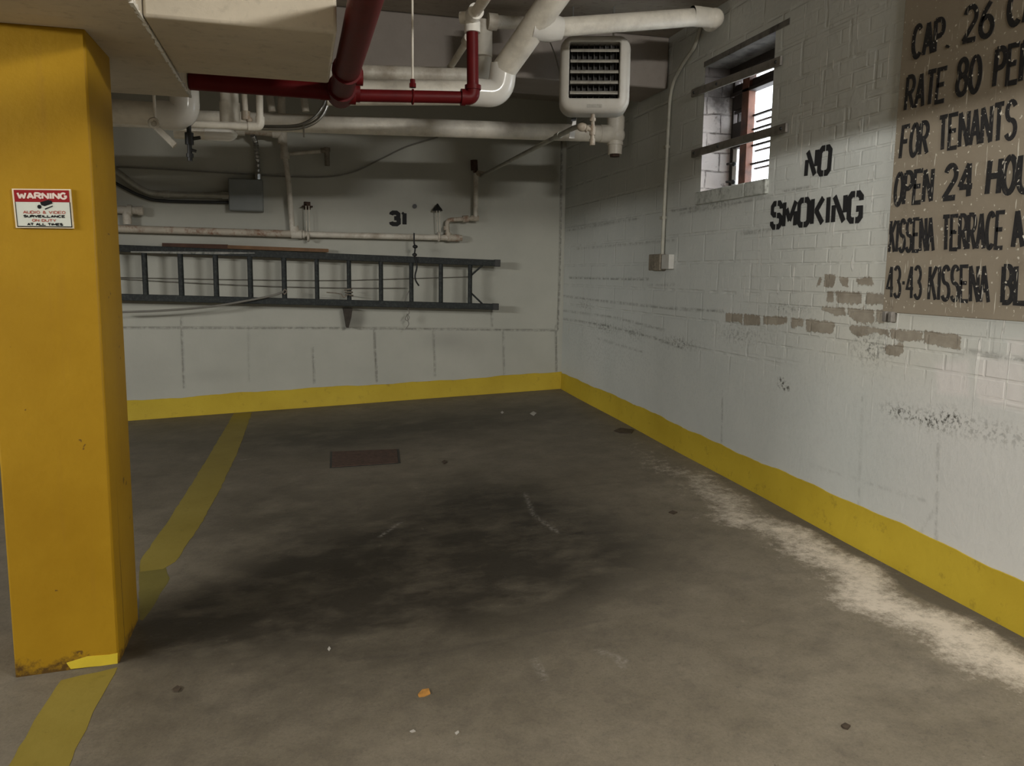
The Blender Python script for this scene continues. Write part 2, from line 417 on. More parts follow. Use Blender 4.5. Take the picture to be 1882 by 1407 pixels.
def fillet(pts, R, n=7):
    pts = [Vector(p) for p in pts]; out = [pts[0]]
    for i in range(1, len(pts)-1):
        a, p, b = pts[i-1], pts[i], pts[i+1]
        d1 = (a-p); d2 = (b-p); r = min(R, d1.length*.49, d2.length*.49)
        p1 = p+d1.normalized()*r; p2 = p+d2.normalized()*r
        for k in range(n+1):
            t = k/n; out.append(p1*(1-t)**2+p*2*t*(1-t)+p2*t*t)
    out.append(pts[-1]); return out

def smooth_obj(o, ang=40):
    me = o.data
    me.polygons.foreach_set('use_smooth', [True]*len(me.polygons))
    try: me.set_sharp_from_angle(angle=math.radians(ang))
    except Exception: pass

KEEP = {'lettering', 'heating_fins', 'camera_symbol', 'border', 'rope', 'wall_right_masonry', 'window_frame', 'chipped_edge', 'ring', 'valve_body'}
def islands(mb):
    n = len(mb.v); par = list(range(n))
    def fd(i):
        while par[i] != i: par[i] = par[par[i]]; i = par[i]
        return i
    for f in mb.f:
        for q in f[1:]: par[fd(q)] = fd(f[0])
    g = {}
    for f in mb.f: g.setdefault(fd(f[0]), []).append(f)
    L = []
    for fs in g.values():
        ids = sorted({i for f in fs for i in f}); P = np.array([tuple(mb.v[i]) for i in ids]); L.append([P.min(0)-.001, P.max(0)+.001, fs])
    ch = True
    while ch:
        ch = False
        for i in range(len(L)):
            for j in range(i+1, len(L)):
                if (L[i][0] <= L[j][1]).all() and (L[j][0] <= L[i][1]).all():
                    L[i] = [np.minimum(L[i][0], L[j][0]), np.maximum(L[i][1], L[j][1]), L[i][2]+L[j][2]]; del L[j]; ch = True; break
            if ch: break
    out = []
    for _, _, fs in L:
        ids = sorted({i for f in fs for i in f}); mp = {k: t for t, k in enumerate(ids)}
        m = MB(); m.v = [mb.v[i] for i in ids]; m.f = [tuple(mp[i] for i in f) for f in fs]; out.append(m)
    return out
def link_mesh(name, mb, mat, parent=None, label=None, bevel=0, loc=None):
    if parent is not None and name not in KEEP:
        ps = islands(mb)
        if len(ps) > 1: return [link_one(name, m, mat, parent, label, bevel, loc) for m in ps][0]
    return link_one(name, mb, mat, parent, label, bevel, loc)
def link_one(name, mb, mat, parent=None, label=None, bevel=0, loc=None):
    off = Vector((0, 0, 0))
    if parent is not None:
        r = parent
        while r.parent: r = r.parent
        off = r.location.copy()
    elif loc is not None: off = Vector(loc)
    me = bpy.data.meshes.new(name)
    me.from_pydata([v-off for v in mb.v], [], mb.f); me.validate(); me.update()
    bm = bmesh.new(); bm.from_mesh(me); bmesh.ops.recalc_face_normals(bm, faces=bm.faces); bm.to_mesh(me); bm.free()
    me.materials.append(MAT[mat] if isinstance(mat, str) else mat)
    o = bpy.data.objects.new(name, me); COL.objects.link(o)
    if parent is not None: o.parent = parent
    elif loc is not None: o.location = off
    if label: o['label'] = label
    smooth_obj(o)
    if bevel:
        b = o.modifiers.new('bevel', 'BEVEL'); b.width = bevel; b.segments = 2; b.limit_method = 'ANGLE'; b.angle_limit = math.radians(50)
    return o
def thing(name, label, cat, loc, group=None):
    o = bpy.data.objects.new(name, None); COL.objects.link(o); o.location = loc; o.empty_display_size = .1
    o['label'] = label; o['category'] = cat
    if group: o['group'] = group
    return o
def tag(o, label, cat, group=None):
    o['label'] = label; o['category'] = cat
    if group: o['group'] = group
    return o
def struct(o): o['kind'] = 'structure'; return o

# grid surface with float attributes ------------------------------------------------
def grid_surface(name, us, vs, fn, attrs, mat, skip=None, parent=None):
    us = np.asarray(us); vs = np.asarray(vs); nu, nv = len(us), len(vs)
    U, V = np.meshgrid(us, vs, indexing='ij'); P = fn(U, V).reshape(-1, 3)
    I, J = np.meshgrid(np.arange(nu-1), np.arange(nv-1), indexing='ij')
    a = I*nv+J; F = np.stack([a, a+nv, a+nv+1, a+1], -1).reshape(-1, 4)
    if skip is not None:
        uc = (us[:-1]+us[1:])/2; vc = (vs[:-1]+vs[1:])/2; UC, VC = np.meshgrid(uc, vc, indexing='ij')
        F = F[~skip(UC, VC).reshape(-1)]
    me = bpy.data.meshes.new(name); me.from_pydata(P.tolist(), [], F.tolist()); me.update()
    for k, arr in attrs(U, V).items():
        at = me.attributes.new(k, 'FLOAT', 'POINT'); at.data.foreach_set('value', np.clip(arr, 0, 1).astype(np.float32).reshape(-1))
    me.materials.append(MAT[mat])
    o = bpy.data.objects.new(name, me); COL.objects.link(o)
    if parent: o.parent = parent
    return o
def poly_sd(U, V, poly):
    """signed distance to a polygon, positive inside"""
    d = np.full(U.shape, 1e9); ins = np.zeros(U.shape, bool); n = len(poly)
    for i in range(n):
        ax, ay = poly[i]; bx, by = poly[(i+1) % n]
        ex, ey = bx-ax, by-ay; L = ex*ex+ey*ey+1e-12
        t = np.clip(((U-ax)*ex+(V-ay)*ey)/L, 0, 1)
        d = np.minimum(d, np.hypot(U-ax-t*ex, V-ay-t*ey))
        c = ((ay > V) != (by > V)) & (U < (bx-ax)*(V-ay)/(by-ay+1e-12)+ax)
        ins ^= c
    return np.where(ins, d, -d)
def line_d(U, V, pts):
    d = np.full(U.shape, 1e9)
    for (ax, ay), (bx, by) in zip(pts[:-1], pts[1:]):
        ex, ey = bx-ax, by-ay; L = ex*ex+ey*ey+1e-12
        t = np.clip(((U-ax)*ex+(V-ay)*ey)/L, 0, 1)
        d = np.minimum(d, np.hypot(U-ax-t*ex, V-ay-t*ey))
    return d
def axis(*segs):
    out = []
    for a, b, st in segs:
        n = max(1, round((b-a)/st)); out += list(np.linspace(a, b, n, endpoint=False))
    out.append(segs[-1][1]); return np.array(out)

# ------------------------------------------------------------------ SETTING
# floor
def floor_fn(U, V): return np.stack([U, V, FA+FB*U+FC*V], -1)
def F2(x, y): p = at_f(x, y); return (p.x, p.y)
def floor_attrs(U, V):
    A = {}
    oil_dark = np.zeros(U.shape)  # oil stains, plus further darker blobs by the column foot and front left
    def blob(px, py, sx, sy, a):
        cx, cy = F2(px, py); return a*np.exp(-(((U-cx)/sx)**2+((V-cy)/sy)**2))
    for b in ((930, 955, .55, .85, .85), (720, 1040, .85, .9, .60), (560, 1080, .6, .5, .45), (640, 800, .8, .8, .62), (820, 775, .9, .7, .62), (330, 790, .9, .8, .35), (560, 900, .8, .8, .25), (1000, 760, .6, .5, .45), (1120, 800, .7, .6, .3),
              (330, 1310, .7, .5, .30), (300, 1175, .30, .18, .70), (420, 1120, .6, .25, .45), (880, 1080, 1.1, 1.0, .40), (500, 950, .5, .6, .35), (1100, 1000, .6, .6, .25), (560, 800, .6, .5, .35), (330, 850, .6, 1.5, .30), (950, 860, 1.0, .7, .25)):
        oil_dark += blob(*b)
    A['oil_dark'] = np.clip(oil_dark, 0, .93)
    dw = XR-U
    wob = .05*np.sin(V*5.1)+.04*np.sin(V*11.3+1)
    band = np.exp(-((dw-.25-wob)/.17)**2)
    A['salt'] = np.clip(band*np.clip((6.4-V)/3.4, 0, 1.0), 0, 1)*.92
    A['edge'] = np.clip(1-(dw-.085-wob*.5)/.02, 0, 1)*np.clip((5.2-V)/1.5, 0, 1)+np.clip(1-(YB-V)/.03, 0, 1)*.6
    c = np.minimum(line_d(U, V, [F2(640, 1212), F2(800, 1200), F2(900, 1178), F2(1110, 1140)]), line_d(U, V, [F2(965, 905), F2(985, 950), F2(1025, 978)]))
    c = np.minimum(c, line_d(U, V, [F2(975, 905), F2(1060, 893), F2(1150, 885)]))
    A['crack'] = np.clip(1-c/.016, 0, 1)*.5
    s = np.full(U.shape, 1e9)
    for q in (((984, 1212), (992, 1228), (1000, 1248)), ((965, 905), (980, 945), (1025, 978)), ((1130, 1205), (1145, 1225)), ((1100, 1195), (1150, 1215)), ((440, 845), (460, 843)),
              ((700, 985), (735, 960))):
        s = np.minimum(s, line_d(U, V, [F2(*p) for p in q]))
    A['scratch'] = np.clip(1-s/.018, 0, 1)*.6
    return A
fl = grid_surface('floor', axis((-12, -2.6, .4), (-2.6, XR+.02, .016), (XR+.02, XR+.3, .28)), axis((-8, 1.6, .4), (1.6, YB+.02, .016), (YB+.02, YB+.3, .28)), floor_fn, floor_attrs, 'floor')
struct(fl)
# ceiling
struct(link_mesh('ceiling', MB().box((-12.2, -8.2, ZC), (XR+.3, YB+.3, ZC+.2)), 'ceiling'))
struct(link_mesh('wall_left', MB().box((-12.2, -8.2, -1.2), (-12, YB+.3, ZC)), 'plain'))
struct(link_mesh('wall_front', MB().box((-12.2, -8.2, -1.2), (XR+.3, -8, ZC)), 'plain'))

# back wall
def bx(x, y): p = at_y(x, y, YB); return (p.x, p.z)
def back_attrs(U, V):
    A = {}
    def ln(*px): return line_d(U, V, [bx(*p) for p in px])
    lines = [ln((225, 602), (643, 603), (1022, 607)), ln((333, 585), (336, 660), (338, 712)), ln((456, 600), (458, 700)), ln((575, 640), (578, 703)), ln((688, 604), (690, 650), (693, 700)),
             ln((797, 607), (800, 690)), ln((925, 606), (927, 686)), ln((903, 570), (905, 600)), ln((1022, 600), (1023, 682)), ln((1033, 250), (1029, 500), (1025, 606))]
    w = [.9, .8, .3, .75, 1, .7, .7, .6, 1, 1.2]
    A['crack'] = np.max([np.clip(1-l/.016, 0, 1)*k for l, k in zip(lines, w)], axis=0)
    st = np.zeros(U.shape)
    for px, py, sx, sy, a in ((820, 625, .22, .10, .5), (250, 680, .35, .2, .25), (870, 640, .2, .12, .35), (655, 590, .12, .05, .55), (300, 560, .5, .03, .3), (762, 379, .018, .016, 1.6), (640, 500, .05, .3, .2), (390, 690, .2, .06, .3)):
        c = bx(px, py); st += a*np.exp(-(((U-c[0])/sx)**2+((V-c[1])/sy)**2))
    A['stain'] = st
    return A
wb = grid_surface('wall_back', axis((-12, -2, .5), (-2, XR, .013)), axis((-1.2, 0, .3), (0, 2.5, .013), (2.5, ZC, .1)), lambda U, V: np.stack([U, np.full(U.shape, YB), V], -1), back_attrs, 'wall_back')
struct(wb)

# right wall with the window opening
WY0, WY1, WZ0, WZ1 = 4.375, 5.222, 2.083, 2.92
def wr(x, y): p = at_x(x, y, XR); return (p.y, p.z)
Z6 = lambda zx, zy: wr(1480+zx/4.14, 480+zy/4.14)
Z7 = lambda zx, zy: wr(980+zx/3.619, 380+zy/3.619)
PEEL = [[Z6(*q) for q in P] for P in (
    [(85, 190), (110, 115), (130, 130), (110, 190)], [(140, 195), (150, 100), (230, 105), (235, 130), (210, 195)], [(250, 115), (330, 125), (325, 195), (280, 190)],
    [(385, 130), (500, 115), (525, 185), (400, 180)], [(165, 310), (170, 225), (218, 225), (215, 312)], [(235, 225), (430, 235), (425, 325), (235, 318)],
    [(470, 235), (600, 250), (600, 325), (450, 330)], [(125, 340), (308, 352), (305, 410), (230, 415), (180, 385), (125, 375)],
    [(322, 355), (520, 365), (525, 470), (400, 465), (322, 410)], [(540, 368), (600, 375), (600, 470), (540, 472)],
    [(330, 485), (450, 490), (640, 525), (640, 570), (520, 540), (480, 560), (400, 580), (340, 530)],
    [(645, 515), (890, 530), (890, 605), (760, 610), (645, 580)], [(905, 525), (1185, 560), (1180, 675), (910, 625)], [(590, 650), (640, 640), (745, 620), (750, 690), (700, 725), (620, 705)])]
PEEL += [[Z7(*q) for q in P] for P in ([(1280, 705), (1390, 712), (1390, 785), (1370, 765), (1280, 765)], [(1398, 712), (1510, 722), (1510, 788), (1400, 787)], [(1530, 725), (1690, 730), (1690, 765), (1650, 785), (1530, 780)],
         [(1715, 735), (1800, 742), (1795, 800), (1760, 790), (1720, 815)], [(1815, 745), (2010, 768), (1990, 845), (1815, 825)])]
HOLE = [Z7(*q) for q in [(1630, 1150), (1660, 1140), (1695, 1180), (1700, 1220), (1660, 1210), (1630, 1180)]]
def right_attrs(U, V):
    A = {}
    pe = np.zeros(U.shape)
    for P in PEEL: pe = np.maximum(pe, .5+poly_sd(U, V, P)/.05)
    A['peel'] = pe
    sp = np.clip(.5+poly_sd(U, V, HOLE)/.03, 0, 1)*2
    for px, py, sx, sy, a in ((1655, 758, .10, .03, .9), (1710, 775, .10, .03, .9), (1745, 765, .07, .03, .8), (1600, 640, .12, .07, .7), (1110, 600, .25, .04, .75), (1165, 610, .18, .05, .7), (1250, 630, .25, .04, .8),
                              (1360, 615, .3, .06, .45), (1450, 566, .2, .03, .5), (1320, 375, .25, .04, .55), (1075, 560, .25, .05, .5), (1810, 790, .3, .05, .4), (1540, 720, .9, .5, .05), (1250, 690, .9, .3, .06), (1100, 640, 1.0, .3, .2)):
        c = wr(px, py); sp = sp+a*np.exp(-(((U-c[0])/sx)**2+((V-c[1])/sy)**2))
    A['speck'] = sp
    def ln(*px): return line_d(U, V, [wr(*p) for p in px])
    L = [(ln((1040, 424), (1115, 411), (1170, 402)), .8), (ln((1060, 457), (1240, 441)), .7), (ln((1046, 510), (1120, 512), (1192, 513)), 1), (ln((1031, 543), (1100, 552), (1175, 560), (1225, 566), (1330, 572)), .9),
         (ln((1031, 570), (1130, 583), (1223, 607)), .8), (ln((1031, 585), (1110, 597), (1200, 620), (1255, 640)), 1), (ln((1098, 622), (1180, 646)), .6), (ln((1234, 387), (1285, 382)), .9), (ln((1362, 429), (1420, 422)), .9), (ln((1440, 351), (1492, 343)), .7),
         (ln((1190, 524), (1240, 523)), .5), (ln((1328, 720), (1326, 815)), .7), (ln((1725, 805), (1720, 990)), .5), (ln((1585, 730), (1578, 930)), .3), (ln((1490, 855), (1700, 920)), .3), (ln((1250, 393), (1420, 360)), .6), (ln((1770, 643), (1882, 662)), .7),
         (ln((1036, 250), (1031, 500), (1030, 700)), .5), (ln((1030, 420), (1175, 400)), .3), (ln((1300, 345), (1480, 320)), .0), (ln((1680, 1000), (1715, 940)), .3)]
    A['crack'] = np.max([np.clip(1-l/.013, 0, 1)*k for l, k in L], axis=0)
    # block joints picked out by shadowed gaps are left to the bump; cream paint around the peeled bricks
    def bl(px, py, sx, sy, a): c = wr(px, py); return a*np.exp(-(((U-c[0])/sx)**2+((V-c[1])/sy)**2))
    A['cream'] = np.clip(bl(1590, 590, .75, .32, .75)+bl(1560, 440, .6, .35, .35)+bl(1650, 640, .4, .15, .5), 0, .9)
    pk = np.zeros(U.shape)
    for P in ([(1300, 840), (1310, 740), (1664, 760), (1664, 1130), (1340, 1080), (1290, 980)], [(990, 780), (1240, 750), (1250, 1030), (1010, 1000)], [(1545, 600), (1664, 590), (1664, 720), (1545, 715)]):
        pk = np.maximum(pk, np.clip(.5+poly_sd(U, V, [Z6(*q) for q in P])/.03, 0, 1))
    A['pink'] = pk*.6+np.clip((3.4-U)/1.6, 0, .35)*np.clip((1.3-V)/.4, 0, 1)
    A['drip'] = np.clip((V-.75)/.5, 0, 1)*np.clip((5.6-U)/1.5, .15, 1)
    A['joint'] = np.clip((V-(.98+.10*np.sin(U*2.3)-.02*(U-3)))/.14, .06, 1)
    A['brick'] = np.clip(bl(1600, 560, .9, .55, 1.3)+bl(1560, 300, .8, .8, .7), 0, 1)
    return A
struct(grid_surface('wall_right', axis((-8, 1.9, .4), (1.9, WY0, .0125), (WY0, WY1, .0125), (WY1, YB, .0125)), axis((-1.2, 0, .3), (0, WZ0, .0125), (WZ0, WZ1, .0125), (WZ1, ZC, .0125)),
             lambda U, V: np.stack([np.full(U.shape, XR), U, V], -1), right_attrs, 'wall_right', skip=lambda U, V: (U > WY0) & (U < WY1) & (V > WZ0) & (V < WZ1)))
# thickness of that wall behind the painted face, with the window reveal
mb = MB(); XO = XR+.30
xf = XR+.002
mb.box((xf, -8, -1.2), (XO, WY0-.001, ZC)).box((xf, WY1+.001, -1.2), (XO, YB+.2, ZC)).box((xf, WY0-.001, -1.2), (XO, WY1+.001, WZ0-.001)).box((xf, WY0-.001, WZ1+.001), (XO, WY1+.001, ZC))
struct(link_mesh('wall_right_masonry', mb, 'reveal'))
struct(link_mesh('wall_back_masonry', MB().box((-12.2, YB+.004, -1.2), (XO, YB+.25, ZC)), 'plain'))

# painted yellow base bands
def band(name, p0, p1, nrm, h0, h1, n=170, seed=1):
    r = random.Random(seed); mb = MB(); p0 = Vector(p0); p1 = Vector(p1); nrm = Vector(nrm)
    w = [0]*(n+1)
    ph = [r.uniform(0, 6.3) for _ in range(5)]
    pts = []
    for i in range(n+1):
        t = i/n; p = p0.lerp(p1, t); z = fz(p.x, p.y)
        L = (p1-p0).length*t
        hh = h0+(h1-h0)*t + .006*math.sin(L*2.1+ph[0])+.004*math.sin(L*6.7+ph[1])+.0025*math.sin(L*19+ph[2])+r.uniform(-.0015, .0015)
        bot = z-.01; cov = .016+.004*math.sin(L*3+ph[3])
        pts += [(p.x, p.y, bot), (p.x+nrm.x*cov, p.y+nrm.y*cov, bot), (p.x+nrm.x*cov*.8, p.y+nrm.y*cov*.8, z+.028), (p.x+nrm.x*.006, p.y+nrm.y*.006, z+.055), (p.x+nrm.x*.005, p.y+nrm.y*.005, z+hh), (p.x, p.y, z+hh+.001)]
    k = 6
    fs = [(i*k+j, (i+1)*k+j, (i+1)*k+(j+1) % k, i*k+(j+1) % k) for i in range(n) for j in range(k)] + [tuple(range(k)), tuple(n*k+j for j in range(k))]
    return struct(link_mesh(name, mb.add(pts, fs), 'base_yellow'))
band('baseboard_back', (-3.2, YB, 0), (XR, YB, 0), (0, -1, 0), .195, .178, seed=3)
band('baseboard_right', (XR, YB, 0), (XR, -3.0, 0), (-1, 0, 0), .178, .247, n=300, seed=5)

# ------------------------------------------------------------------ beams
ZS = EYE+.83
def wobble_edge(lo, hi): return MB().box(lo, hi)
o = link_mesh('concrete_beam', MB().box((-1.288, -1.2, ZS), (-.486, 4.34, ZC-.002)), 'soffit', bevel=.012)
tag(o, 'deep grey painted concrete beam resting on top of the yellow column', 'beam')
rr = random.Random(5); mb = MB(); n = 90
for k in range(n):
    y0 = 2.3+(4.33-2.3)*k/n; y1 = 2.3+(4.33-2.3)*(k+1)/n
    if rr.random() < .16: continue
    a0 = rr.uniform(.004, .013)
    mb.box((-.486-a0, y0, ZS-.0015), (-.4845, y1, ZS+rr.uniform(.004, .02)))
link_mesh('chipped_edge', mb, 'gloss_white', o, 'pale chipped paint along the lower beam edge')
o = link_mesh('concrete_beam', MB().box((-.484, 3.04, ZS+.002), (.148, 3.83, ZC-.002)), 'soffit_x', bevel=.012)
tag(o, 'short boxed beam stub reaching right from the column beam to the red standpipe', 'beam')
o = link_mesh('light_block_rear', MB().box((-.483, -.85, EYE+1.12), (XR-.003, -.5, ZC-.002)), 'soffit_x', bevel=.012)  # unseen beam added behind the viewer to block bay_lamp higher up
struct(o)
o = link_mesh('light_block_left', MB().box((-11.9, 3.04, ZS+.002), (-1.291, 3.83, ZC-.002)), 'soffit_x', bevel=.012)  # unseen beam added left of the column to keep aisle_lamp off the upper walls
struct(o)
GY0, GY1, GZ = 5.8, 6.3, EYE+1.395
o = link_mesh('concrete_girder', MB().box((-6, GY0, GZ), (XR-.003, GY1, ZC-.002)), 'girder', bevel=.012)
tag(o, 'white painted ceiling girder crossing behind the unit heater', 'beam')

# ------------------------------------------------------------------ column
PX0, PX1, PY0, PY1 = -1.068, -.706, 3.245, 3.667
root = thing('concrete_column', 'yellow painted concrete column at the left with rust at its foot', 'column', ((PX0+PX1)/2, (PY0+PY1)/2, fz(-.89, 3.45)))
c = .03
def colring(z, e=0): return [(PX0-e, PY0-e, z), (PX1+e, PY0-e, z), (PX1+e, PY1-c*1.3, z), (PX1-c*.35+e, PY1+e, z), (PX0-e, PY1+e, z)]
mb = MB(); mb.hexa(colring(fz(-.89, 3.45)-.06), colring(ZS+.003))
shaft = link_mesh('shaft', mb, 'column', root, bevel=.008)
mb = MB()
pts = [(122, 1218), (160, 1206), (200, 1203), (216, 1200), (216, 1220), (200, 1222), (165, 1225), (130, 1229)]
pp = [at_y(x, y, PY0-.003) for x, y in pts]
mb.hexa(pp, [p+Vector((0, .004, 0)) for p in pp]); link_mesh('paint_patch', mb, 'patch_yellow', root, 'fresh lemon yellow paint dab at the foot of the column')

# ------------------------------------------------------------------ stroke lettering
def E(cx, cy, rx, ry, a0, a1, n=14): return [(cx+rx*math.cos(math.radians(a0+(a1-a0)*i/n)), cy+ry*math.sin(math.radians(a0+(a1-a0)*i/n))) for i in range(n+1)]
GL = {
 'A': [[(0, 0), (.5, 1), (1, 0)], [(.2, .32), (.8, .32)]], 'B': [[(0, 0), (0, 1)], [(0, 1)]+E(.5, .77, .4, .23, 90, -90)+[(0, .54)], [(0, .54)]+E(.5, .27, .5, .27, 90, -90)+[(0, 0)]],
 'C': [E(.52, .5, .52, .5, 48, 312, 20)], 'D': [[(0, 0), (0, 1)], [(0, 1)]+E(.4, .5, .6, .5, 90, -90)+[(0, 0)]], 'E': [[(1, 1), (0, 1), (0, 0), (1, 0)], [(0, .52), (.8, .52)]],
 'F': [[(1, 1), (0, 1), (0, 0)], [(0, .52), (.8, .52)]], 'G': [E(.5, .5, .5, .5, 45, 340, 20)+[(.97, .46), (.6, .46)]], 'H': [[(0, 0), (0, 1)], [(1, 0), (1, 1)], [(0, .52), (1, .52)]],
 'I': [[(.5, 0), (.5, 1)]], 'K': [[(0, 0), (0, 1)], [(1, 1), (.05, .45)], [(.3, .6), (1, 0)]], 'L': [[(0, 1), (0, 0), (1, 0)]], 'M': [[(0, 0), (0, 1), (.5, .3), (1, 1), (1, 0)]],
 'N': [[(0, 0), (0, 1), (1, 0), (1, 1)]], 'O': [E(.5, .5, .5, .5, 90, 450, 26)], 'P': [[(0, 0), (0, 1)], [(0, 1)]+E(.45, .74, .52, .26, 90, -90)+[(0, .48)]],
 'R': [[(0, 0), (0, 1)], [(0, 1)]+E(.45, .75, .5, .25, 90, -90)+[(0, .5)], [(.45, .5), (1, 0)]], 'S': [E(.5, .75, .46, .25, 28, 270)+E(.5, .25, .5, .25, 90, -152)[1:]],
 'T': [[(0, 1), (1, 1)], [(.5, 1), (.5, 0)]], 'U': [[(0, 1)]+E(.5, .33, .5, .33, 180, 360)+[(1, 1)]], 'V': [[(0, 1), (.5, 0), (1, 1)]], 'W': [[(0, 1), (.25, 0), (.5, .8), (.75, 0), (1, 1)]],
 'Y': [[(0, 1), (.5, .5), (1, 1)], [(.5, .5), (.5, 0)]], '0': [E(.5, .5, .5, .5, 90, 450, 26)], '1': [[(.2, .85), (.5, 1), (.5, 0)]], '2': [E(.5, .72, .47, .28, 165, -35)+[(0, .0), (1, 0)]],
 '3': [E(.45, .76, .46, .24, 150, -90)+E(.45, .27, .52, .27, 90, -150)[1:]], '4': [[(.78, 0), (.78, 1), (0, .3), (1.05, .3)]], '6': [[(.78, 1), (.3, .72), (.04, .4)]+E(.5, .29, .47, .29, 170, 530, 20)],
 '8': [E(.5, .77, .42, .23, 270, 630, 18), E(.5, .27, .5, .27, 90, 450, 18)], '-': [[(.1, .48), (.9, .48)]], '.': [[(.3, .02), (.6, .1)]], '&': [[(1, 0), (.2, .75)]+E(.45, .82, .25, .18, 180, 0)+[(.05, .3)]+E(.4, .2, .36, .2, 180, 340)+[(.95, .45)]],
}
STN = {
 'N': [[(0, 0), (0, .66)], [(.04, 1), (.93, 0)], [(1, .34), (1, 1)]], 'O': [[(.44, 1), (.2, 1), (0, .87), (0, .13), (.2, 0), (.44, 0)], [(.56, 1), (.8, 1), (1, .87), (1, .13), (.8, 0), (.56, 0)]],
 'S': [[(.42, 1), (.2, 1), (0, .87), (0, .62), (.2, .52), (.44, .52)], [(.58, 1), (.8, 1), (1, .87), (1, .76)], [(.56, .48), (.8, .48), (1, .38), (1, .13), (.8, 0), (.56, 0)], [(.42, 0), (.2, 0), (0, .13), (0, .24)]],
 'M': [[(0, 0), (0, 1)], [(.2, .72), (.5, .22), (1, 1)], [(1, 0), (1, .58)]], 'K': [[(0, 0), (0, 1)], [(1, 1), (.42, .55), (.42, .48), (1, 0)]], 'I': [[(.5, 0), (.5, 1)]],
 'G': [[(.44, 1), (.2, 1), (0, .87), (0, .13), (.2, 0), (.44, 0)], [(.58, 1), (.8, 1), (1, .87), (1, .74)], [(.58, 0), (.8, 0), (1, .13), (1, .43), (.62, .43)]],
 '3': [[(0, .80), (.06, .92), (.25, 1), (.7, 1), (.95, .88), (.95, .62), (.75, .52), (.4, .52)], [(.75, .50), (1, .4), (1, .12), (.75, 0), (.25, 0), (.05, .08), (0, .2)]], '1': [[(.15, .82), (.55, .98), (.55, 0)]],
}
WID = {'I': .28, '.': .3, '-': .45, '1': .6, 'M': 1.2, 'W': 1.35}
def ribbon(mb, pts, w, nrm, thick):
    """flat stroke of width w along pts (3-D, planar), given thickness along nrm"""
    P = [Vector(p) for p in pts]; n = len(P); L = []; R_ = []
    for i in range(n):
        if i == 0: d = P[1]-P[0]
        elif i == n-1: d = P[-1]-P[-2]
        else: d = (P[i]-P[i-1]).normalized()+(P[i+1]-P[i]).normalized()
        if d.length < 1e-9: d = P[min(i+1, n-1)]-P[i-1]
        d.normalize(); s = nrm.cross(d)
        k = 1.0
        if 0 < i < n-1:
            c_ = max(.8, s.dot(nrm.cross((P[i]-P[i-1]).normalized()))); k = 1/c_
        L.append(P[i]+s*w/2*k); R_.append(P[i]-s*w/2*k)
    vs = []
    for i in range(n): vs += [L[i], R_[i], L[i]+nrm*thick, R_[i]+nrm*thick]
    fs = []
    for i in range(n-1):
        a, b = i*4, i*4+4
        fs += [(a+2, a+3, b+3, b+2), (a, b, b+1, a+1), (a, a+2, b+2, b), (a+1, b+1, b+3, a+3)]
    fs += [(0, 1, 3, 2), (n*4-4, n*4-2, n*4-1, n*4-3)]
    mb.add(vs, fs)
def word(mb, text, bl, br, tl, tr, sw, nrm, thick=.002, font=GL, gap=.32):
    """letters set between four corners (3-D points) on one plane"""
    bl, br, tl, tr = map(Vector, (bl, br, tl, tr))
    ws = [0.5 if ch == ' ' else WID.get(ch, 1) for ch in text]; tot = sum(ws)+gap*(len(text)-1); x = 0
    W_ = (br-bl).length; H_ = (tl-bl).length
    for ch, wd in zip(text, ws):
        if ch != ' ':
            for st in font[ch]:
                pts = []
                for (px, py) in st:
                    mx = sw/2/W_; my = sw/2/H_
                    s_ = (x+wd*px)/tot; s_ = mx+s_*(1-2*mx); t_ = my+py*(1-2*my)
                    lo = bl.lerp(br, s_); hi = tl.lerp(tr, s_); pts.append(lo.lerp(hi, t_))
                run = [pts[0]]
                for q in range(1, len(pts)):
                    run.append(pts[q])
                    last = q == len(pts)-1
                    if last or (pts[q]-pts[q-1]).angle(pts[q+1]-pts[q], 0) > 1.9:
                        ribbon(mb, run, sw, nrm, thick+.00012*(len(mb.f) % 7)); run = [pts[q]]
        x += wd+gap

# warning sign on the column
YS = PY0-.010
TL, TR, BR, BL = at_y(21.5, 346.4, YS), at_y(129.5, 347.5, YS), at_y(135.7, 419.7, YS), at_y(29, 418.5, YS)
def sg(u, v, d=0):    # u 0..1 from the left, v 0..1 from the top
    p = TL.lerp(TR, u).lerp(BL.lerp(BR, u), v); return Vector((p.x, YS-d, p.z))
def sgquad(mb, u0, v0, u1, v1, d0, d1):
    q = [(u0, v0), (u1, v0), (u1, v1), (u0, v1)]
    return mb.hexa([sg(u, v, d0) for u, v in q], [sg(u, v, d1) for u, v in q])
root = thing('warning_sign', 'small red and white surveillance warning sign on the yellow column', 'sign', sg(.5, 1))
link_mesh('panel', sgquad(MB(), 0, 0, 1, 1, -.0095, 0), 'sign_edge', root)
link_mesh('face', sgquad(MB(), .03, .30, .975, .965, 0, .0007), 'sign_white', root)
mb = MB()
for q in ((.03, .335, .042, .97), (.962, .335, .978, .97), (.03, .95, .978, .975)): sgquad(mb, *q, .0007, .0014)
link_mesh('border', mb, 'sign_black', root)
link_mesh('header', sgquad(MB(), .03, .03, .972, .335, .0007, .0014), 'sign_red', root, 'red header band')
NS = Vector((0, -1, 0))
def sgword(text, u0, u1, v0, v1, sw, mat, d=.0014, label=None):
    mb = MB(); word(mb, text, sg(u0, v1, d), sg(u1, v1, d), sg(u0, v0, d), sg(u1, v0, d), sw, NS, .0006, gap=.28); link_mesh('lettering', mb, mat, root, label)
sgword('WARNING', .075, .935, .085, .27, .0062, 'sign_letters', .0014, 'pale lettering on the red band')
sgword('AUDIO & VIDEO', .15, .88, .555, .635, .0022, 'sign_pink', .0007, 'faded red line of lettering')
sgword('SURVEILLANCE', .15, .87, .66, .735, .0030, 'sign_black', .0007, 'black line of lettering below the faded red one')
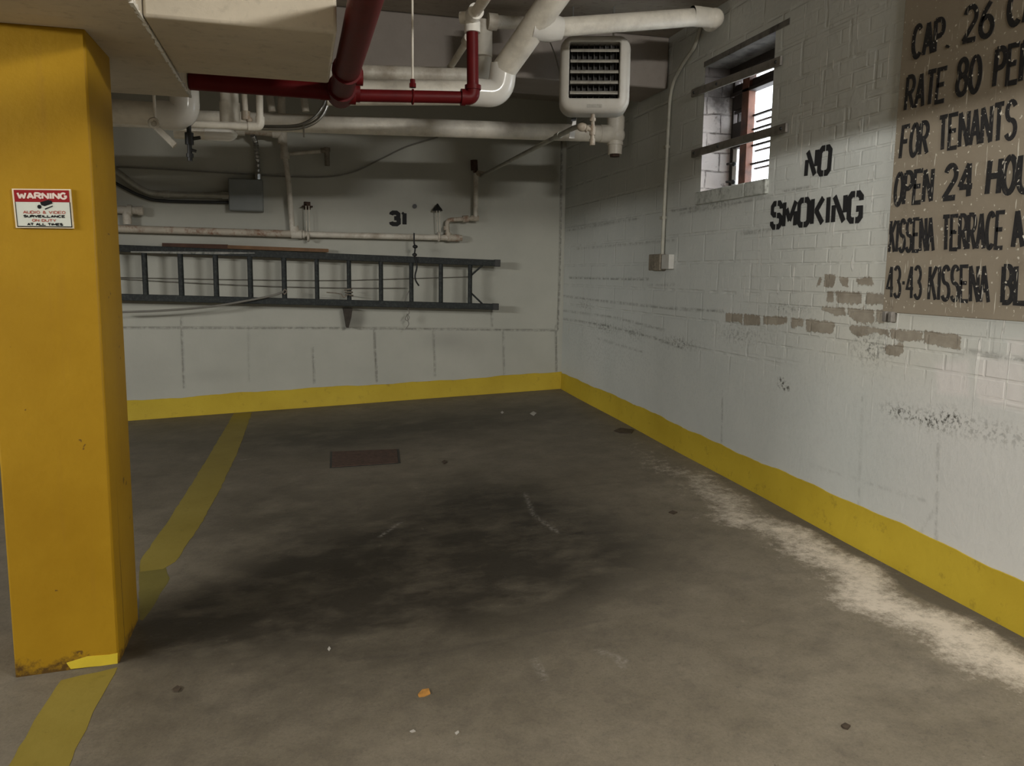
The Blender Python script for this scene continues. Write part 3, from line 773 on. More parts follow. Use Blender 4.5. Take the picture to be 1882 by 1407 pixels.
sgword('ON DUTY', .29, .71, .765, .84, .0024, 'sign_pink', .0007, 'shorter faded red line of lettering')
sgword('AT ALL TIMES', .20, .82, .865, .94, .0030, 'sign_black', .0007, 'bottom black line of lettering')
mb = MB()
for poly in ([(.46, .34), (.60, .28), (.66, .30), (.67, .37), (.53, .44), (.475, .41)], [(.53, .50), (.67, .42), (.67, .445), (.535, .53)]):
    mb.hexa([sg(u, v, .0014) for u, v in poly], [sg(u, v, .0021) for u, v in poly])
ring = [(.44+.035*math.cos(t), .455+.052*math.sin(t)) for t in [i*math.pi/8 for i in range(16)]]
mb.hexa([sg(u, v, .0007) for u, v in ring], [sg(u, v, .0019) for u, v in ring])
link_mesh('camera_symbol', mb, 'sign_black', root, 'black camera symbol under the red band')

# painted stencil lettering on the right wall
NX = Vector((-1, 0, 0))
def rw(q, d=0): return at_x(q[0], q[1], XR-d)
def wallword(text, bl, br, tl, tr, sw, mat, parent, font=GL, d=.002, gap=.32, label=None):
    mb = MB(); word(mb, text, rw(bl, d), rw(br, d), rw(tl, d), rw(tr, d), sw, NX, .0015, font, gap); return link_mesh('lettering', mb, mat, parent, label)
root = thing('stencil_notice', 'black stencilled NO SMOKING lettering between the window and the tan sign', 'lettering', rw((1500, 423)))
wallword('NO', (1477.5, 328.8), (1526, 321.7), (1481.7, 274), (1531, 263.5), .031, 'lettering', root, STN, gap=.34, label='upper stencilled word')
wallword('SMOKING', (1415, 422.6), (1585, 409.1), (1417.8, 370), (1588, 348.7), .0315, 'lettering', root, STN, gap=.36, label='lower, longer stencilled word')
# big painted sign
SX = XR-.012
root = thing('painted_sign', 'large tan sign with black hand-painted parking lettering on the right wall', 'sign', (XR, 2.7, EYE-.16))
mb = MB(); mb.box((SX, 1.75, EYE-.155), (XR-.0005, 3.3, EYE+1.58)); link_mesh('board', mb, 'board', root, bevel=.003)
mb = MB(); mb.box((XR-.03, 3.255, EYE-.20), (XR-.001, 3.28, EYE-.15)).box((XR-.03, 3.215, EYE-.20), (XR-.001, 3.24, EYE-.15)); link_mesh('bracket', mb, 'bar', root, bevel=.004)
for t, q in (('CAP.', ((1673.3, 112), (1748, 91.7), (1678.5, 45.8), (1750, 24.5))), ('26', ((1766, 82), (1828, 68), (1772.5, 10.7), (1831, -5))), ('CA', ((1848, 53), (1910, 42), (1853, -17), (1915, -36))),
             ('RATE', ((1660.5, 206.8), (1738, 187.6), (1667, 138.6), (1744.7, 119.4))), ('80', ((1754, 181), (1803, 170.6), (1760, 106.6), (1808, 97))), ('PER', ((1822.6, 164), (1899, 149), (1830, 86.4), (1904, 68))),
             ('FOR', ((1651, 295.3), (1706.4, 284.6), (1658, 230), (1710.6, 218.5))), ('TENANTS', ((1722, 280.4), (1868.4, 257), (1725, 213), (1873, 179))),
             ('OPEN', ((1640, 381.4), (1714, 373), (1646, 316), (1718.7, 305.4))), ('24', ((1729.6, 370.6), (1789, 364.5), (1736.8, 300.5), (1791, 294.5))), ('HOUR', ((1809, 362), (1931, 355), (1816.5, 289.7), (1935, 270))),
             ('KISSENA', ((1631.7, 466), (1718, 463.6), (1636.6, 403), (1718, 396))), ('TERRACE', ((1729.6, 462.4), (1845.5, 459), (1731, 394.7), (1851, 385))), ('A', ((1857.6, 458.7), (1884, 457.5), (1858, 384), (1884, 381))),
             ('43-43', ((1628, 548), (1694.5, 551.7), (1629.3, 487.7), (1695.7, 486.5))), ('KISSENA', ((1704, 553), (1819.7, 559), (1707.8, 486.5), (1819, 484.8))), ('BL', ((1838, 560.2), (1888, 562.6), (1842, 484.8), (1890, 484)))):
    wallword(t, *q, sw={'CAP.': .022, 'RATE': .019, 'FOR': .020, 'TENANTS': .0185, '24': .024, 'HOUR': .024, 'KISSENA': .0165, 'TERRACE': .0175, '43-43': .015, 'BL': .021, 'CA': .024}.get(t, .021), mat='lettering_worn', parent=root, d=.0125, gap=.34)
# number on the back wall
def bw(q, d=0): return at_y(q[0], q[1], YB-d)
root = thing('stencil_number', 'black stencilled number 31 on the back wall above the ladder', 'lettering', bw((733, 416)))
mb = MB(); word(mb, '31', bw((715, 415.3), .002), bw((751, 416.5), .002), bw((715, 386.4), .002), bw((751, 387.5), .002), .042, NS, .0015, STN, .45); link_mesh('lettering', mb, 'lettering', root)

c_ = bw((762, 379)); mb = MB(); mb.tube([c_-Vector((0, .012, 0)), c_+Vector((0, -.0005, 0))], .022, 12)  # dark wall spot, added as a small raised disk
tag(link_mesh('wall_spot', mb, 'black', loc=c_), 'small round black spot on the back wall just above the number', 'plug')
# ------------------------------------------------------------------ window in the right wall
FX = XR+.215       # plane of the window frame
root = struct(bpy.data.objects.new('window_1', None)); COL.objects.link(root); root.location = (FX, (WY0+WY1)/2, WZ0)
mb = MB()
d0, d1 = FX, FX+.06
mb.box((d0, WY1-.022, WZ0), (d1, WY1-.0, WZ1)).box((d0, WY0, WZ0), (d1, WY0+.04, WZ1)).box((d0, WY0, WZ0), (d1, WY1, WZ0+.012))
link_mesh('window_frame', mb, 'frame_dark', root, bevel=.004)
MY = at_x(1366, 250, FX-.02).y
mb = MB(); mb.box((FX-.02, MY-.042, WZ0), (FX+.035, MY+.042, WZ1-.05)); link_mesh('mullion', mb, 'frame_brown', root, 'reddish brown upright post', bevel=.004)
mb = MB(); zt = at_x(1400, 158, FX).z
mb.box((FX-.03, WY0, WZ1-.05), (FX+.06, WY1, WZ1-.001)).box((FX+.005, WY0, zt), (FX+.045, WY1, zt+.075)).box((FX+.005, WY0, zt+.105), (FX+.045, WY1, WZ1)).box((FX-.02, WY0, zt-.004), (FX+.05, WY1, zt+.02))
link_mesh('top_rail', mb, 'frame_dark', root, 'sooty dark boards across the window head', bevel=.003)
mb = MB(); mb.box((FX+.01, WY1-.075, WZ0), (FX+.03, WY1-.022, WZ0+.40)); link_mesh('pale_gap_strip', mb, 'tag', root, 'pale narrow strip standing in for the bright gap beside the brown post', bevel=.003)  # white strip painted in place of the daylight gap
# left casement with hardware
mb = MB(); zb = at_x(1350, 228, FX).z
mb.box((FX-.015, MY+.045, zb-.17), (FX+.04, WY1-.05, zb)).box((FX-.01, MY+.045, zb+.06), (FX+.03, WY1-.05, zb+.08)).box((FX-.005, WY1-.10, zb), (FX+.02, WY1-.085, zt)).box((FX-.015, MY+.045, zt-.10), (FX+.03, WY1-.05, zt))
link_mesh('casement', mb, 'frame_dark', root, bevel=.003)
mb = MB()
for zz in (zb-.28, zb-.40): mb.tube([(FX-.04, MY+.06, zz), (FX-.04, MY+.16, zz+.01)], .008).sphere((FX-.04, MY+.07, zz), .016)
link_mesh('latch', mb, 'black', root)
mb = MB()
for py in (206, 232, 262, 296):
    zz = at_x(1395, py, FX).z
    mb.box((FX+.02, WY0+.04, zz-.007), (FX+.04, MY-.04, zz+.005)); mb.box((FX+.13, WY0-.1, zz-.016), (FX+.145, MY+.1, zz-.004))
link_mesh('muntin', mb, 'frame_dark', root)
mb = MB(); mb.box((FX+.028, WY0+.04, WZ0+.02), (FX+.032, WY1-.04, WZ1-.03)); link_mesh('glass_pane', mb, 'glass', root)
# sill
root = struct(bpy.data.objects.new('trim_1', None)); COL.objects.link(root); root.location = (XR, (WY0+WY1)/2, WZ0-.09)
ym = at_x(1372, 365, XR).y
mb = MB(); mb.box((XR-.022, ym+.004, WZ0-.087), (FX+.05, WY1+.035, WZ0+.001)); link_mesh('sill_block', mb, 'sill', root, bevel=.007)
mb = MB(); mb.box((XR-.022, WY0-.01, WZ0-.087), (FX+.05, ym-.004, WZ0+.001)); link_mesh('sill_block', mb, 'sill', root, bevel=.007)
# sooty lintel
struct(link_mesh('trim_2', MB().box((XR-.003, WY0-.14, WZ1-.002), (FX+.05, WY1+.02, WZ1+.035)), 'soot', bevel=.002))
for k, (a, b, lab) in enumerate((((1272, 283), (1446, 234), 'grey flat iron bar across the middle of the window opening'), ((1272, 172), (1436, 111), 'grey flat iron bar across the top of the window opening'))):
    A, B = rw(a, .012), rw(b, .012)
    root = thing('security_bar', lab, 'window bar', (A+B)/2)
    link_mesh('bar', MB().beam(A, B, .016, .052), 'bar', root, bevel=.003)
    mb = MB()
    for t in (.04, .33, .96): p = A.lerp(B, t); mb.sphere((p.x-.008, p.y, p.z), .011, 10, 6)
    link_mesh('bolt', mb, 'black', root)

# ------------------------------------------------------------------ conduit and outlet on the right wall
P = [rw(q, .02) for q in ((1217, 474), (1223, 330), (1231, 180), (1237, 150), (1258, 112), (1276, 88), (1283, 66), (1288, 48))]
root = thing('electrical_conduit', 'thin white conduit running down the right wall to a small outlet box', 'conduit', P[0])
link_mesh('pipe', MB().tube(fillet(P, .12), .0135, 12), 'wall_conduit', root)
mb = MB()
for q in ((1226, 270), (1220, 400)): p = rw(q, .012); mb.box((p.x-.024, p.y-.026, p.z-.010), (p.x+.011, p.y+.026, p.z+.010))
link_mesh('strap', mb, 'wall_conduit', root, bevel=.002)
a = rw((1204, 470)); b = rw((1224, 497)); c_ = rw((1239, 495))
mb = MB(); mb.box((XR-.055, b.y, b.z), (XR-.0005, a.y, a.z+.01)); bx_ = link_mesh('outlet_box', mb, 'outlet', root, 'grubby brown outlet box', bevel=.006)
mb = MB(); mb.tube([(XR-.06, (a.y+b.y)/2, b.z+.05), (XR-.035, (a.y+b.y)/2, b.z+.05)], .028, 16); link_mesh('socket', mb, 'outlet', bx_)
mb = MB(); mb.box((XR-.045, c_.y, b.z+.01), (XR-.0005, b.y-.008, a.z+.005)); link_mesh('cover_plate', mb, 'outlet_pale', bx_, 'pale side cover plate', bevel=.005)

# ------------------------------------------------------------------ red standpipe
YR = 4.2
def ry(x, y, Y=YR): return at_y(x, y, Y)
T = ry(627, 168)
root = thing('sprinkler_pipe', 'red painted sprinkler pipe with tee beside the beam stub', 'pipe', T)
main_far = T; dirn = Vector((0, -1, .012))
mb = MB(); mb.tube([T+Vector((.0, .0, 0)), T+Vector((.01, -.9, .01)), T+Vector((.02, -2.4, .03))], .057, 20); link_mesh('main_pipe', mb, 'red', root)
mb = MB(); mb.tube([T+Vector((0, .07, 0)), T+Vector((0, -.09, .001))], .068, 20).tube([T+Vector((-.10, 0, 0)), T+Vector((.09, 0, 0))], .046, 18)
mb.tube([T+Vector((.0045, -.40, .004)), T+Vector((.005, -.44, .004))], .066, 20).sphere(T+Vector((0, .06, 0)), .066, 18, 10)
link_mesh('tee_fitting', mb, 'red', root)
mb = MB(); q = T+Vector((.075, -.40, -.02)); mb.tube([q+Vector((-.03, 0, 0)), q], .034, 16); link_mesh('plug', mb, 'red', root)
xL = -.480
mb = MB(); mb.tube([T+Vector((-.08, 0, 0)), (xL, YR+.03, T.z+.01)], .044, 18); link_mesh('feed_pipe', mb, 'red', root, 'darker red feed pipe under the beam stub')
mb = MB(); E1 = ry(869, 180); br0 = ry(646, 176)
mb.tube([br0-Vector((.05, 0, 0)), E1-Vector((.03, 0, 0))], .0305, 16); link_mesh('branch_pipe', mb, 'red', root)
mb = MB(); mb.tube([br0+Vector((-.02, 0, 0)), br0+Vector((.02, 0, 0))], .042, 16); link_mesh('coupling', mb, 'red', root)
mb = MB(); mb.tube(fillet([E1+Vector((-.06, 0, -.001)), E1, E1+Vector((0, 0, .06))], .055), .036, 16).tube([E1+Vector((-.062, 0, 0)), E1+Vector((-.04, 0, 0))], .042, 16).tube([E1+Vector((0, 0, .04)), E1+Vector((0, 0, .062))], .042, 16)
link_mesh('elbow', mb, 'red', root)
E2 = ry(868, 58)
mb = MB(); mb.tube([E1+Vector((0, 0, .03)), E2], .0305, 16); link_mesh('riser', mb, 'red', root)
# white branch going forward from the riser
root = thing('branch_pipe', 'thin white pipe running forward from the top of the red riser', 'pipe', E2)
top = E2+Vector((.0, 0, .07))
mb = MB(); mb.tube([E2-Vector((0, 0, .005)), E2+Vector((0, 0, .045))], .041, 16).sphere(top, .042, 16, 10).tube([top, top+Vector((0, -.09, .003))], .04, 16).tube([top, top+Vector((-.055, .03, 0))], .030, 14)
link_mesh('elbow', mb, 'gloss_white', root)
mb = MB(); mb.tube([top+Vector((0, -.03, 0)), top+Vector((.01, -3.2, .03))], .0265, 16); link_mesh('pipe', mb, 'white_pipe', root)
# hanger for red branch
H1 = ry(758.5, 178); Ht = ry(757, 20)
root = thing('pipe_hanger', 'thin rod hanger holding up the small red branch pipe', 'hanger', H1)
mb = MB(); mb.tube([(H1.x, YR, H1.z+.05), (H1.x, YR, ZC)], .0055, 8); link_mesh('rod', mb, 'white_pipe', root)
mb = MB(); mb.torus((H1.x, YR, (br0.z*.5+E1.z*.5)), (1, 0, 0), .034, .005).tube([(H1.x, YR, H1.z+.062), (H1.x, YR, H1.z+.085)], .013, 8).tube([(H1.x, YR, H1.z+.045), (H1.x, YR, H1.z+.065)], .018, 6)
link_mesh('ring', mb, 'red', root)

# ------------------------------------------------------------------ big white insulated drain pipe
YW = 5.15
C1 = at_y(921, 173, YW)
root = thing('insulated_pipe', 'thick white pipe that bends upward right of the red riser and meets the ceiling', 'pipe', C1)
rW = .079
mb = MB(); L0 = at_y(600, 170, YW); mb.tube([L0, C1-Vector((.12, 0, 0))], rW-.004, 20); link_mesh('run', mb, 'white_pipe', root)
U1 = at_y(926, 128, YW-.02); U2 = at_y(1014, 2, YW-.38); dd = (U2-U1)
mb = MB(); mb.tube(fillet([C1-Vector((.20, 0, 0)), C1-Vector((.005, 0, 0)), U1+Vector((0, 0, .03))], .13, 12), rW+.005, 22); link_mesh('elbow', mb, 'gloss_white', root, 'glossy white elbow')
mb = MB(); 
tz = (ZC-.05-U1.z)/dd.z
mb.tube([U1-dd*.02, U1+dd*.12, U1+dd*tz], [rW, rW, rW+.004], 20); link_mesh('rising_pipe', mb, 'white_pipe', root)
Wp = U1+dd*.66; Bq = at_x(1318, 34, XR-.07)
B0 = Vector((Wp.x+.10, Wp.y, Wp.z-.005)); Bq2 = Vector((XR-.09, Bq.y, Bq.z))
mb = MB(); mb.tube([Wp-Vector((.02, 0, 0)), B0, B0+Vector((.07, 0, 0))], [.085, .082, .066], 18); link_mesh('wye_fitting', mb, 'gloss_white', root, 'glossy white branch fitting')
mb = MB(); mb.tube([B0, Bq2-Vector((.10, 0, 0))], .055, 18); link_mesh('side_pipe', mb, 'white_pipe', root)
mb = MB(); mb.tube(fillet([Bq2-Vector((.16, 0, 0)), Bq2, Bq2+Vector((.03, .11, .01))], .06, 10), .061, 18).sphere(Bq2, .062, 16, 10).tube([Bq2-Vector((.16, 0, 0)), Bq2-Vector((.10, 0, 0))], .062, 18); link_mesh('end_elbow', mb, 'white_pipe', root)
# second pipe behind it
YU = 5.45
root = thing('white_pipe', 'slimmer white pipe just above and behind the thick white pipe', 'pipe', at_y(640, 133, YU))
Q0, Q1 = at_y(590, 132, YU), at_y(888, 141, YU)
mb = MB(); mb.tube([Q0, Q1-Vector((.05, 0, 0))], .050, 18); link_mesh('run', mb, 'old_pipe', root)
mb = MB(); mb.tube(fillet([Q1-Vector((.10, 0, 0)), Q1, Q1+Vector((0, -.02, .30))], .09, 10), .054, 18); link_mesh('elbow', mb, 'old_pipe', root)
mb = MB(); q = at_y(886, 75, YU-.03); mb.tube([q+Vector((0, 0, -.10)), q+Vector((0, 0, .12))], .068, 18); link_mesh('coupling', mb, 'old_pipe', root)
# strut pipe going down from behind the red riser
a, b = at_y(862, 70, 4.9), at_y(826, 126, 5.5)
root = thing('drop_pipe', 'thin slanting white pipe behind the red riser', 'pipe', b)
link_mesh('pipe', MB().tube([a, b], .021, 12), 'old_pipe', root); link_mesh('coupling', MB().tube([a+(a-b)*.03, a-(a-b)*.12], .032, 14), 'old_pipe', root)
# stub pipe at ceiling by the big pipe
a = at_y(905, 40, 5.35); b = at_y(960, 42, 5.45)
root = thing('pipe_stub', 'capped stub of pipe under the ceiling left of the thick rising pipe', 'pipe', a)
link_mesh('pipe', MB().tube([a, b], .042, 16), 'old_pipe', root); link_mesh('cap', MB().tube([a-Vector((.03, 0, 0)), a+Vector((.03, 0, 0))], .052, 16), 'old_pipe', root)

# ------------------------------------------------------------------ long pipe under the girder
YL = 6.45
root = thing('drain_pipe', 'long white drain pipe running under the girder to a cleanout elbow at right', 'pipe', at_y(1131, 285, YL))
A, B = at_y(150, 213, YL), at_y(1131, 247, YL)
link_mesh('run', MB().tube([A+(A-B)*.3, B-Vector((.10, 0, 0))], .067, 20), 'white_pipe', root)
mb = MB(); mb.tube(fillet([B-Vector((.14, 0, 0)), B, B+Vector((0, 0, .14))], .07, 10), .072, 20).sphere(B+Vector((.004, 0, -.005)), .076, 18, 10); link_mesh('elbow', mb, 'white_pipe', root)
link_mesh('riser', MB().tube([B+Vector((0, 0, .08)), (B.x, YL, ZC-.004)], .062, 18), 'white_pipe', root)
mb = MB(); mb.tube([B, B-Vector((0, 0, .16))], .058, 18).tube([B-Vector((0, 0, .06)), B-Vector((0, 0, .085))], .066, 18); link_mesh('cleanout_stub', mb, 'white_pipe', root)
mb = MB(); mb.tube([B-Vector((0, 0, .155)), B-Vector((0, 0, .18))], .042, 8); link_mesh('cleanout_plug', mb, 'rust', root, 'rusty cleanout plug')

# ------------------------------------------------------------------ unit heater
HW, HH, HD = .462, .49, .24
hc = at_y(1094, 135, 5.2)
hy = -.30
HR = Matrix.Rotation(hy, 3, 'Z')
def hp(u, v, w):   # u right, v up, w toward the viewer (front = 0)
    return hc + HR @ Vector((u, -w, v))
root = thing('unit_heater', 'off-white unit heater with louvers hanging near the window', 'heater', hp(0, -HH/2, 0))
def rrect(w, h, r, n=6):
    pts = []
    for cx_, cy_, a0 in ((w/2-r, h/2-r, 0), (-w/2+r, h/2-r, 90), (-w/2+r, -h/2+r, 180), (w/2-r, -h/2+r, 270)):
        for k in range(n+1): a = math.radians(a0+90*k/n); pts.append((cx_+r*math.cos(a), cy_+r*math.sin(a)))
    return pts
def loft(mb, loops, close=True):
    n = len(loops[0][0]); vs = []; fs = []
    for pts, w, (ox, oy) in loops: vs += [hp(x+ox, y+oy, w) for x, y in pts]
    for i in range(len(loops)-1): fs += [(i*n+k, i*n+(k+1) % n, (i+1)*n+(k+1) % n, (i+1)*n+k) for k in range(n)]
    if close: fs += [tuple(range(n)), tuple((len(loops)-1)*n+k for k in range(n))]
    return mb.add(vs, fs)
z0 = (0, 0); OPW, OPH, oo = .330, .355, (-.006, .022)
mb = MB()
loft(mb, [(rrect(HW*.90, HH*.90, .06), -HD, z0), (rrect(HW*.97, HH*.97, .075), -HD+.02, z0), (rrect(HW, HH, .085), -HD+.06, z0), (rrect(HW, HH, .085), -.045, z0), (rrect(HW-.008, HH-.008, .082), -.02, z0), (rrect(HW-.035, HH-.035, .07), -.003, z0), (rrect(HW-.065, HH-.065, .055), .002, z0),
          (rrect(OPW+.012, OPH+.012, .014), .002, oo), (rrect(OPW, OPH, .010), -.004, oo), (rrect(OPW, OPH, .010), -.12, oo)], True)
link_mesh('casing', mb, 'heater', root)
mb = MB(); loft(mb, [(rrect(OPW-.002, OPH-.002, .01), -.095, oo), (rrect(OPW-.002, OPH-.002, .01), -.11, oo)]); link_mesh('backing', mb, 'cavity', root)
mb = MB()
for i in range(9):
    u = -OPW/2+OPW*(i+.5)/9+oo[0]
    q = lambda w: [hp(u-.002, -OPH/2+oo[1], w), hp(u+.002, -OPH/2+oo[1], w), hp(u+.002, OPH/2+oo[1], w), hp(u-.002, OPH/2+oo[1], w)]
    mb.hexa(q(-.095), q(-.065))
for j in range(5):
    v = -OPH/2+oo[1]+OPH*(j+.5)/5
    mb.tube([hp(-OPW/2+oo[0], v, -.08), hp(OPW/2+oo[0], v, -.08)], .008, 8)
f_ = link_mesh('heating_fins', mb, 'fin', root)
lp = None
for j in range(5):
    v = OPH/2+oo[1]-.048-j*.0665
    mb = MB(); prof = [(-.050, .012), (-.025, .010), (-.006, .002), (.004, -.010)]
    n = len(prof); vs = []
    for u in (-OPW/2+.008+oo[0], OPW/2-.008+oo[0]):
        vs += [hp(u, v+b, a) for a, b in prof] + [hp(u, v+b-.007, a) for a, b in prof[::-1]]
    k = 2*n
    mb.add(vs, [(i, (i+1) % k, k+(i+1) % k, k+i) for i in range(k)]+[tuple(range(k)), tuple(range(k, 2*k))])
    link_mesh('louver', mb, 'louver', root)
mb = MB(); loft(mb, [(rrect(.10, .022, .004), .001, (0, -.205)), (rrect(.10, .022, .004), .004, (0, -.205))]); link_mesh('data_plate', mb, 'louver', root)
mb = MB()
for u in (-.15, .12): mb.tube([hp(u, HH/2-.01, -.12), Vector((hp(u, 0, -.12).x, hp(u, 0, -.12).y, ZC))], .006, 8)
link_mesh('hanger_rod', mb, 'steel', root)
# gas connection under the heater
v0 = hp(-.005, -HH/2+.01, -.07)
g0 = Vector((v0.x, v0.y, v0.z))
mb = MB(); mb.tube([g0, g0-Vector((0, 0, .20))], .0135, 12).tube([g0-Vector((0, 0, .035)), g0-Vector((0, 0, .055))], .021, 8).tube([g0-Vector((0, 0, .09)), g0-Vector((0, 0, .145))], .021, 12).tube([g0-Vector((0, 0, .17)), g0-Vector((0, 0, .21))], .019, 12)
t_ = g0-Vector((0, 0, .115)); link_mesh('supply_nipple', mb, 'brass', root, 'tarnished supply fitting under the heater')
gx = at_y(1062, 231, g0.y+.01)
mb = MB(); mb.tube([t_, gx+Vector((.03, 0, 0))], .016, 12).sphere(t_.lerp(gx, .7), .029, 14, 8, (1.3, 1, 1)).tube([t_.lerp(gx, .35), t_.lerp(gx, .45)], .025, 8); link_mesh('union', mb, 'brass', root, 'rust-stained union fitting')
# gas line to the back wall
w1 = at_y(884, 323, 8.08)
root = thing('gas_pipe', 'thin dark pipe slanting from the heater valve to the back wall', 'pipe', w1)
link_mesh('pipe', MB().tube([gx+Vector((.02, 0, 0)), gx.lerp(w1, .03), w1], [.017, .017, .015], 12), 'conduit_grey', root)
mb = MB(); p = gx.lerp(w1, .13); q = gx.lerp(w1, .16); mb.tube([p, q], .024, 10); link_mesh('coupling', mb, 'conduit_grey', root)
root = thing('paper_tag', 'narrow white strip hanging beside the heater supply valve', 'tag', at_y(1050, 255, 5.4))
mb = MB(); P4 = [at_y(x, y, 5.42) for x, y in ((1055, 212), (1060, 212), (1056, 254), (1046, 254))]; mb.hexa(P4, [p+Vector((0, .012, 0)) for p in P4]); link_mesh('strip', mb, 'tag', root)
P4 = [at_y(x, y, 5.415) for x, y in ((1050, 217), (1059, 216), (1058, 222), (1049, 223))]; mb = MB(); mb.hexa(P4, [p+Vector((0, -.006, 0)) for p in P4]); link_mesh('clip', mb, 'black', root)
# wire to the heater
P = [at_y(x, y, 5.55) for x, y in ((985, 20), (1003, 62), (1012, 80), (1022, 105), (1030, 140), (1034, 165))]
tag(link_mesh('wire', MB().tube(fillet(P, .05), .004, 6), 'cable', loc=P[-1]), 'thin wire drooping behind the left side of the heater', 'wire')

# ------------------------------------------------------------------ pipes beyond the column
Y1 = 5.0
root = thing('waste_pipe', 'glossy white waste pipe elbow hanging just right of the column top', 'pipe', at_y(345, 225, Y1))
B = at_y(340, 214, Y1)
mb = MB(); mb.tube([B+Vector((0, 0, .10)), B+Vector((0, 0, .75))], .074, 20); link_mesh('riser', mb, 'white_pipe', root)
mb = MB(); mb.tube(fillet([B+Vector((0, 0, .14)), B, B-Vector((.14, 0, 0))], .10, 12), .080, 22); link_mesh('elbow', mb, 'gloss_white', root, 'glossy white elbow')
mb = MB(); mb.tube([B-Vector((.10, 0, 0)), B-Vector((.9, 0, -.015))], .066, 20); link_mesh('run', mb, 'white_pipe', root)
v = at_y(347, 232, Y1)
root = thing('drain_valve', 'small black drain valve hanging below the glossy waste elbow', 'valve', at_y(347, 288, Y1))
mb = MB(); mb.tube([v+Vector((0, 0, .03)), v-Vector((0, 0, .19))], .013, 10).tube([v-Vector((0, 0, .035)), v-Vector((0, 0, .10))], .024, 10).tube([v-Vector((0, 0, .15)), v-Vector((0, 0, .17))], .020, 10); link_mesh('valve_body', mb, 'black', root)
mb = MB(); mb.tube([v-Vector((0, 0, .07)), v+Vector((.06, -.01, -.06))], .010, 8).tube([v-Vector((0, 0, .125)), v+Vector((.035, 0, -.135))], .008, 8); link_mesh('handle', mb, 'black', root)
# bracket and rod
Y2 = 4.8
a, b = at_y(279, 226, Y2), at_y(322, 268, Y2)
root = thing('pipe_bracket', 'slanted white angle-iron bracket hung on a rod beside the column', 'bracket', b)
mb = MB(); mb.beam(a, b, .03, .035, (0, -1, .2)); link_mesh('angle_iron', mb, 'old_pipe', root, bevel=.003)
mb = MB(); r0 = at_y(286, 232, Y2); mb.tube([(r0.x, r0.y, r0.z-.02), (r0.x-.01, r0.y, ZC)], .008, 8); link_mesh('rod', mb, 'white_pipe', root)
mb = MB(); p = at_y(283, 226, Y2-.02); mb.torus(p, (0, 1, .3), .022, .009, 14, 6); link_mesh('clamp', mb, 'old_pipe', root)
# second vertical pipe
Y3 = 5.6
root = thing('drop_pipe', 'thick white pipe dropping behind the red feed pipe', 'pipe', at_y(423, 222, Y3))
p = at_y(423, 222, Y3)
mb = MB(); mb.tube([p, (p.x, Y3, ZC)], .056, 18); link_mesh('pipe', mb, 'white_pipe', root)
mb = MB(); mb.tube([p-Vector((0, 0, .02)), p+Vector((0, 0, .11))], .063, 18); link_mesh('coupling', mb, 'white_pipe', root)
root = thing('waste_pipe', 'short white pipe with a rounded end below the hanging elbow', 'pipe', at_y(432, 250, Y3))
a, b = at_y(320, 244, Y3), at_y(420, 248, Y3)
mb = MB(); mb.tube([a, b], .036, 16); link_mesh('pipe', mb, 'white_pipe', root)
mb = MB(); mb.tube([b-Vector((.14, 0, 0)), b, b+Vector((.02, 0, .004)), b+Vector((.04, 0, .01)), b+Vector((.05, 0, .015))], [.040, .040, .036, .026, .012], 16); link_mesh('end_cap', mb, 'gloss_white', root)
# small water pipes
Y4 = 5.35
a = at_y(352, 228, Y4); b = at_y(478, 233, Y4)
root = thing('water_pipe', 'slim white water pipe turning up in front of the long drain pipe', 'pipe', b)
mb = MB(); mb.tube(fillet([a, b, b+Vector((.005, 0, .60))], .04, 8), .0215, 14); link_mesh('pipe', mb, 'white_pipe', root)
mb = MB(); mb.tube(fillet([b-Vector((.07, 0, .001)), b, b+Vector((.001, 0, .06))], .045, 8), .027, 14); link_mesh('elbow', mb, 'white_pipe', root)
p = at_y(452, 220, Y4+.02)
root = thing('water_pipe', 'short slim white pipe left of the one that turns up', 'pipe', p)
link_mesh('pipe', MB().tube([p, (p.x-.03, Y4+.02, ZC)], .017, 12), 'white_pipe', root)
link_mesh('coupling', MB().tube([p, p+Vector((0, 0, .05))], .027, 12).sphere(p+Vector((.02, -.005, .0)), .020, 10, 6), 'brass', root)
# riser with tee on to the back wall
Y5 = 8.02
t_ = at_y(519, 246, Y5)
root = thing('water_riser', 'stained white riser with a tee that drops to the rusty wall pipe', 'pipe', at_y(537, 428, Y5))
mb = MB(); mb.tube([t_+Vector((.0, 0, .9)), t_, at_y(524, 290, Y5)], .035, 14); link_mesh('pipe', mb, 'old_pipe', root)
mb = MB(); mb.tube([t_+Vector((0, 0, .07)), t_-Vector((0, 0, .09))], .044, 14).tube([t_, t_-Vector((.09, 0, 0))], .042, 14); link_mesh('tee', mb, 'old_pipe', root)
mb = MB(); mb.tube([t_-Vector((.06, 0, 0)), t_-Vector((.36, 0, -.01))], .032, 14); link_mesh('side_pipe', mb, 'brass', root, 'rust-stained side pipe')
mb = MB(); mb.tube([t_-Vector((.33, 0, -.01)), t_-Vector((.43, 0, -.012))], .048, 14); link_mesh('union', mb, 'old_pipe', root)
q = at_y(524, 290, Y5); mb = MB(); mb.tube([q+Vector((0, 0, .05)), q-Vector((0, 0, .01))], .043, 14); link_mesh('coupling', mb, 'old_pipe', root)
mb = MB(); mb.tube([q, at_y(530, 330, 8.07), at_y(538, 428, 8.09)], .025, 14); link_mesh('lower_pipe', mb, 'old_pipe', root)
# more upright pipes far behind
for px, Y, r_, lab in ((500, 7.2, .03, 'dim upright pipe left of the stained riser'), (562, 7.2, .03, 'dim upright pipe right of the stained riser')):
    p = at_y(px, 205, Y); root = thing('upright_pipe', lab, 'pipe', p)
    link_mesh('pipe', MB().tube([p, (p.x-.05, Y, ZC)], r_, 12), 'old_pipe', root)
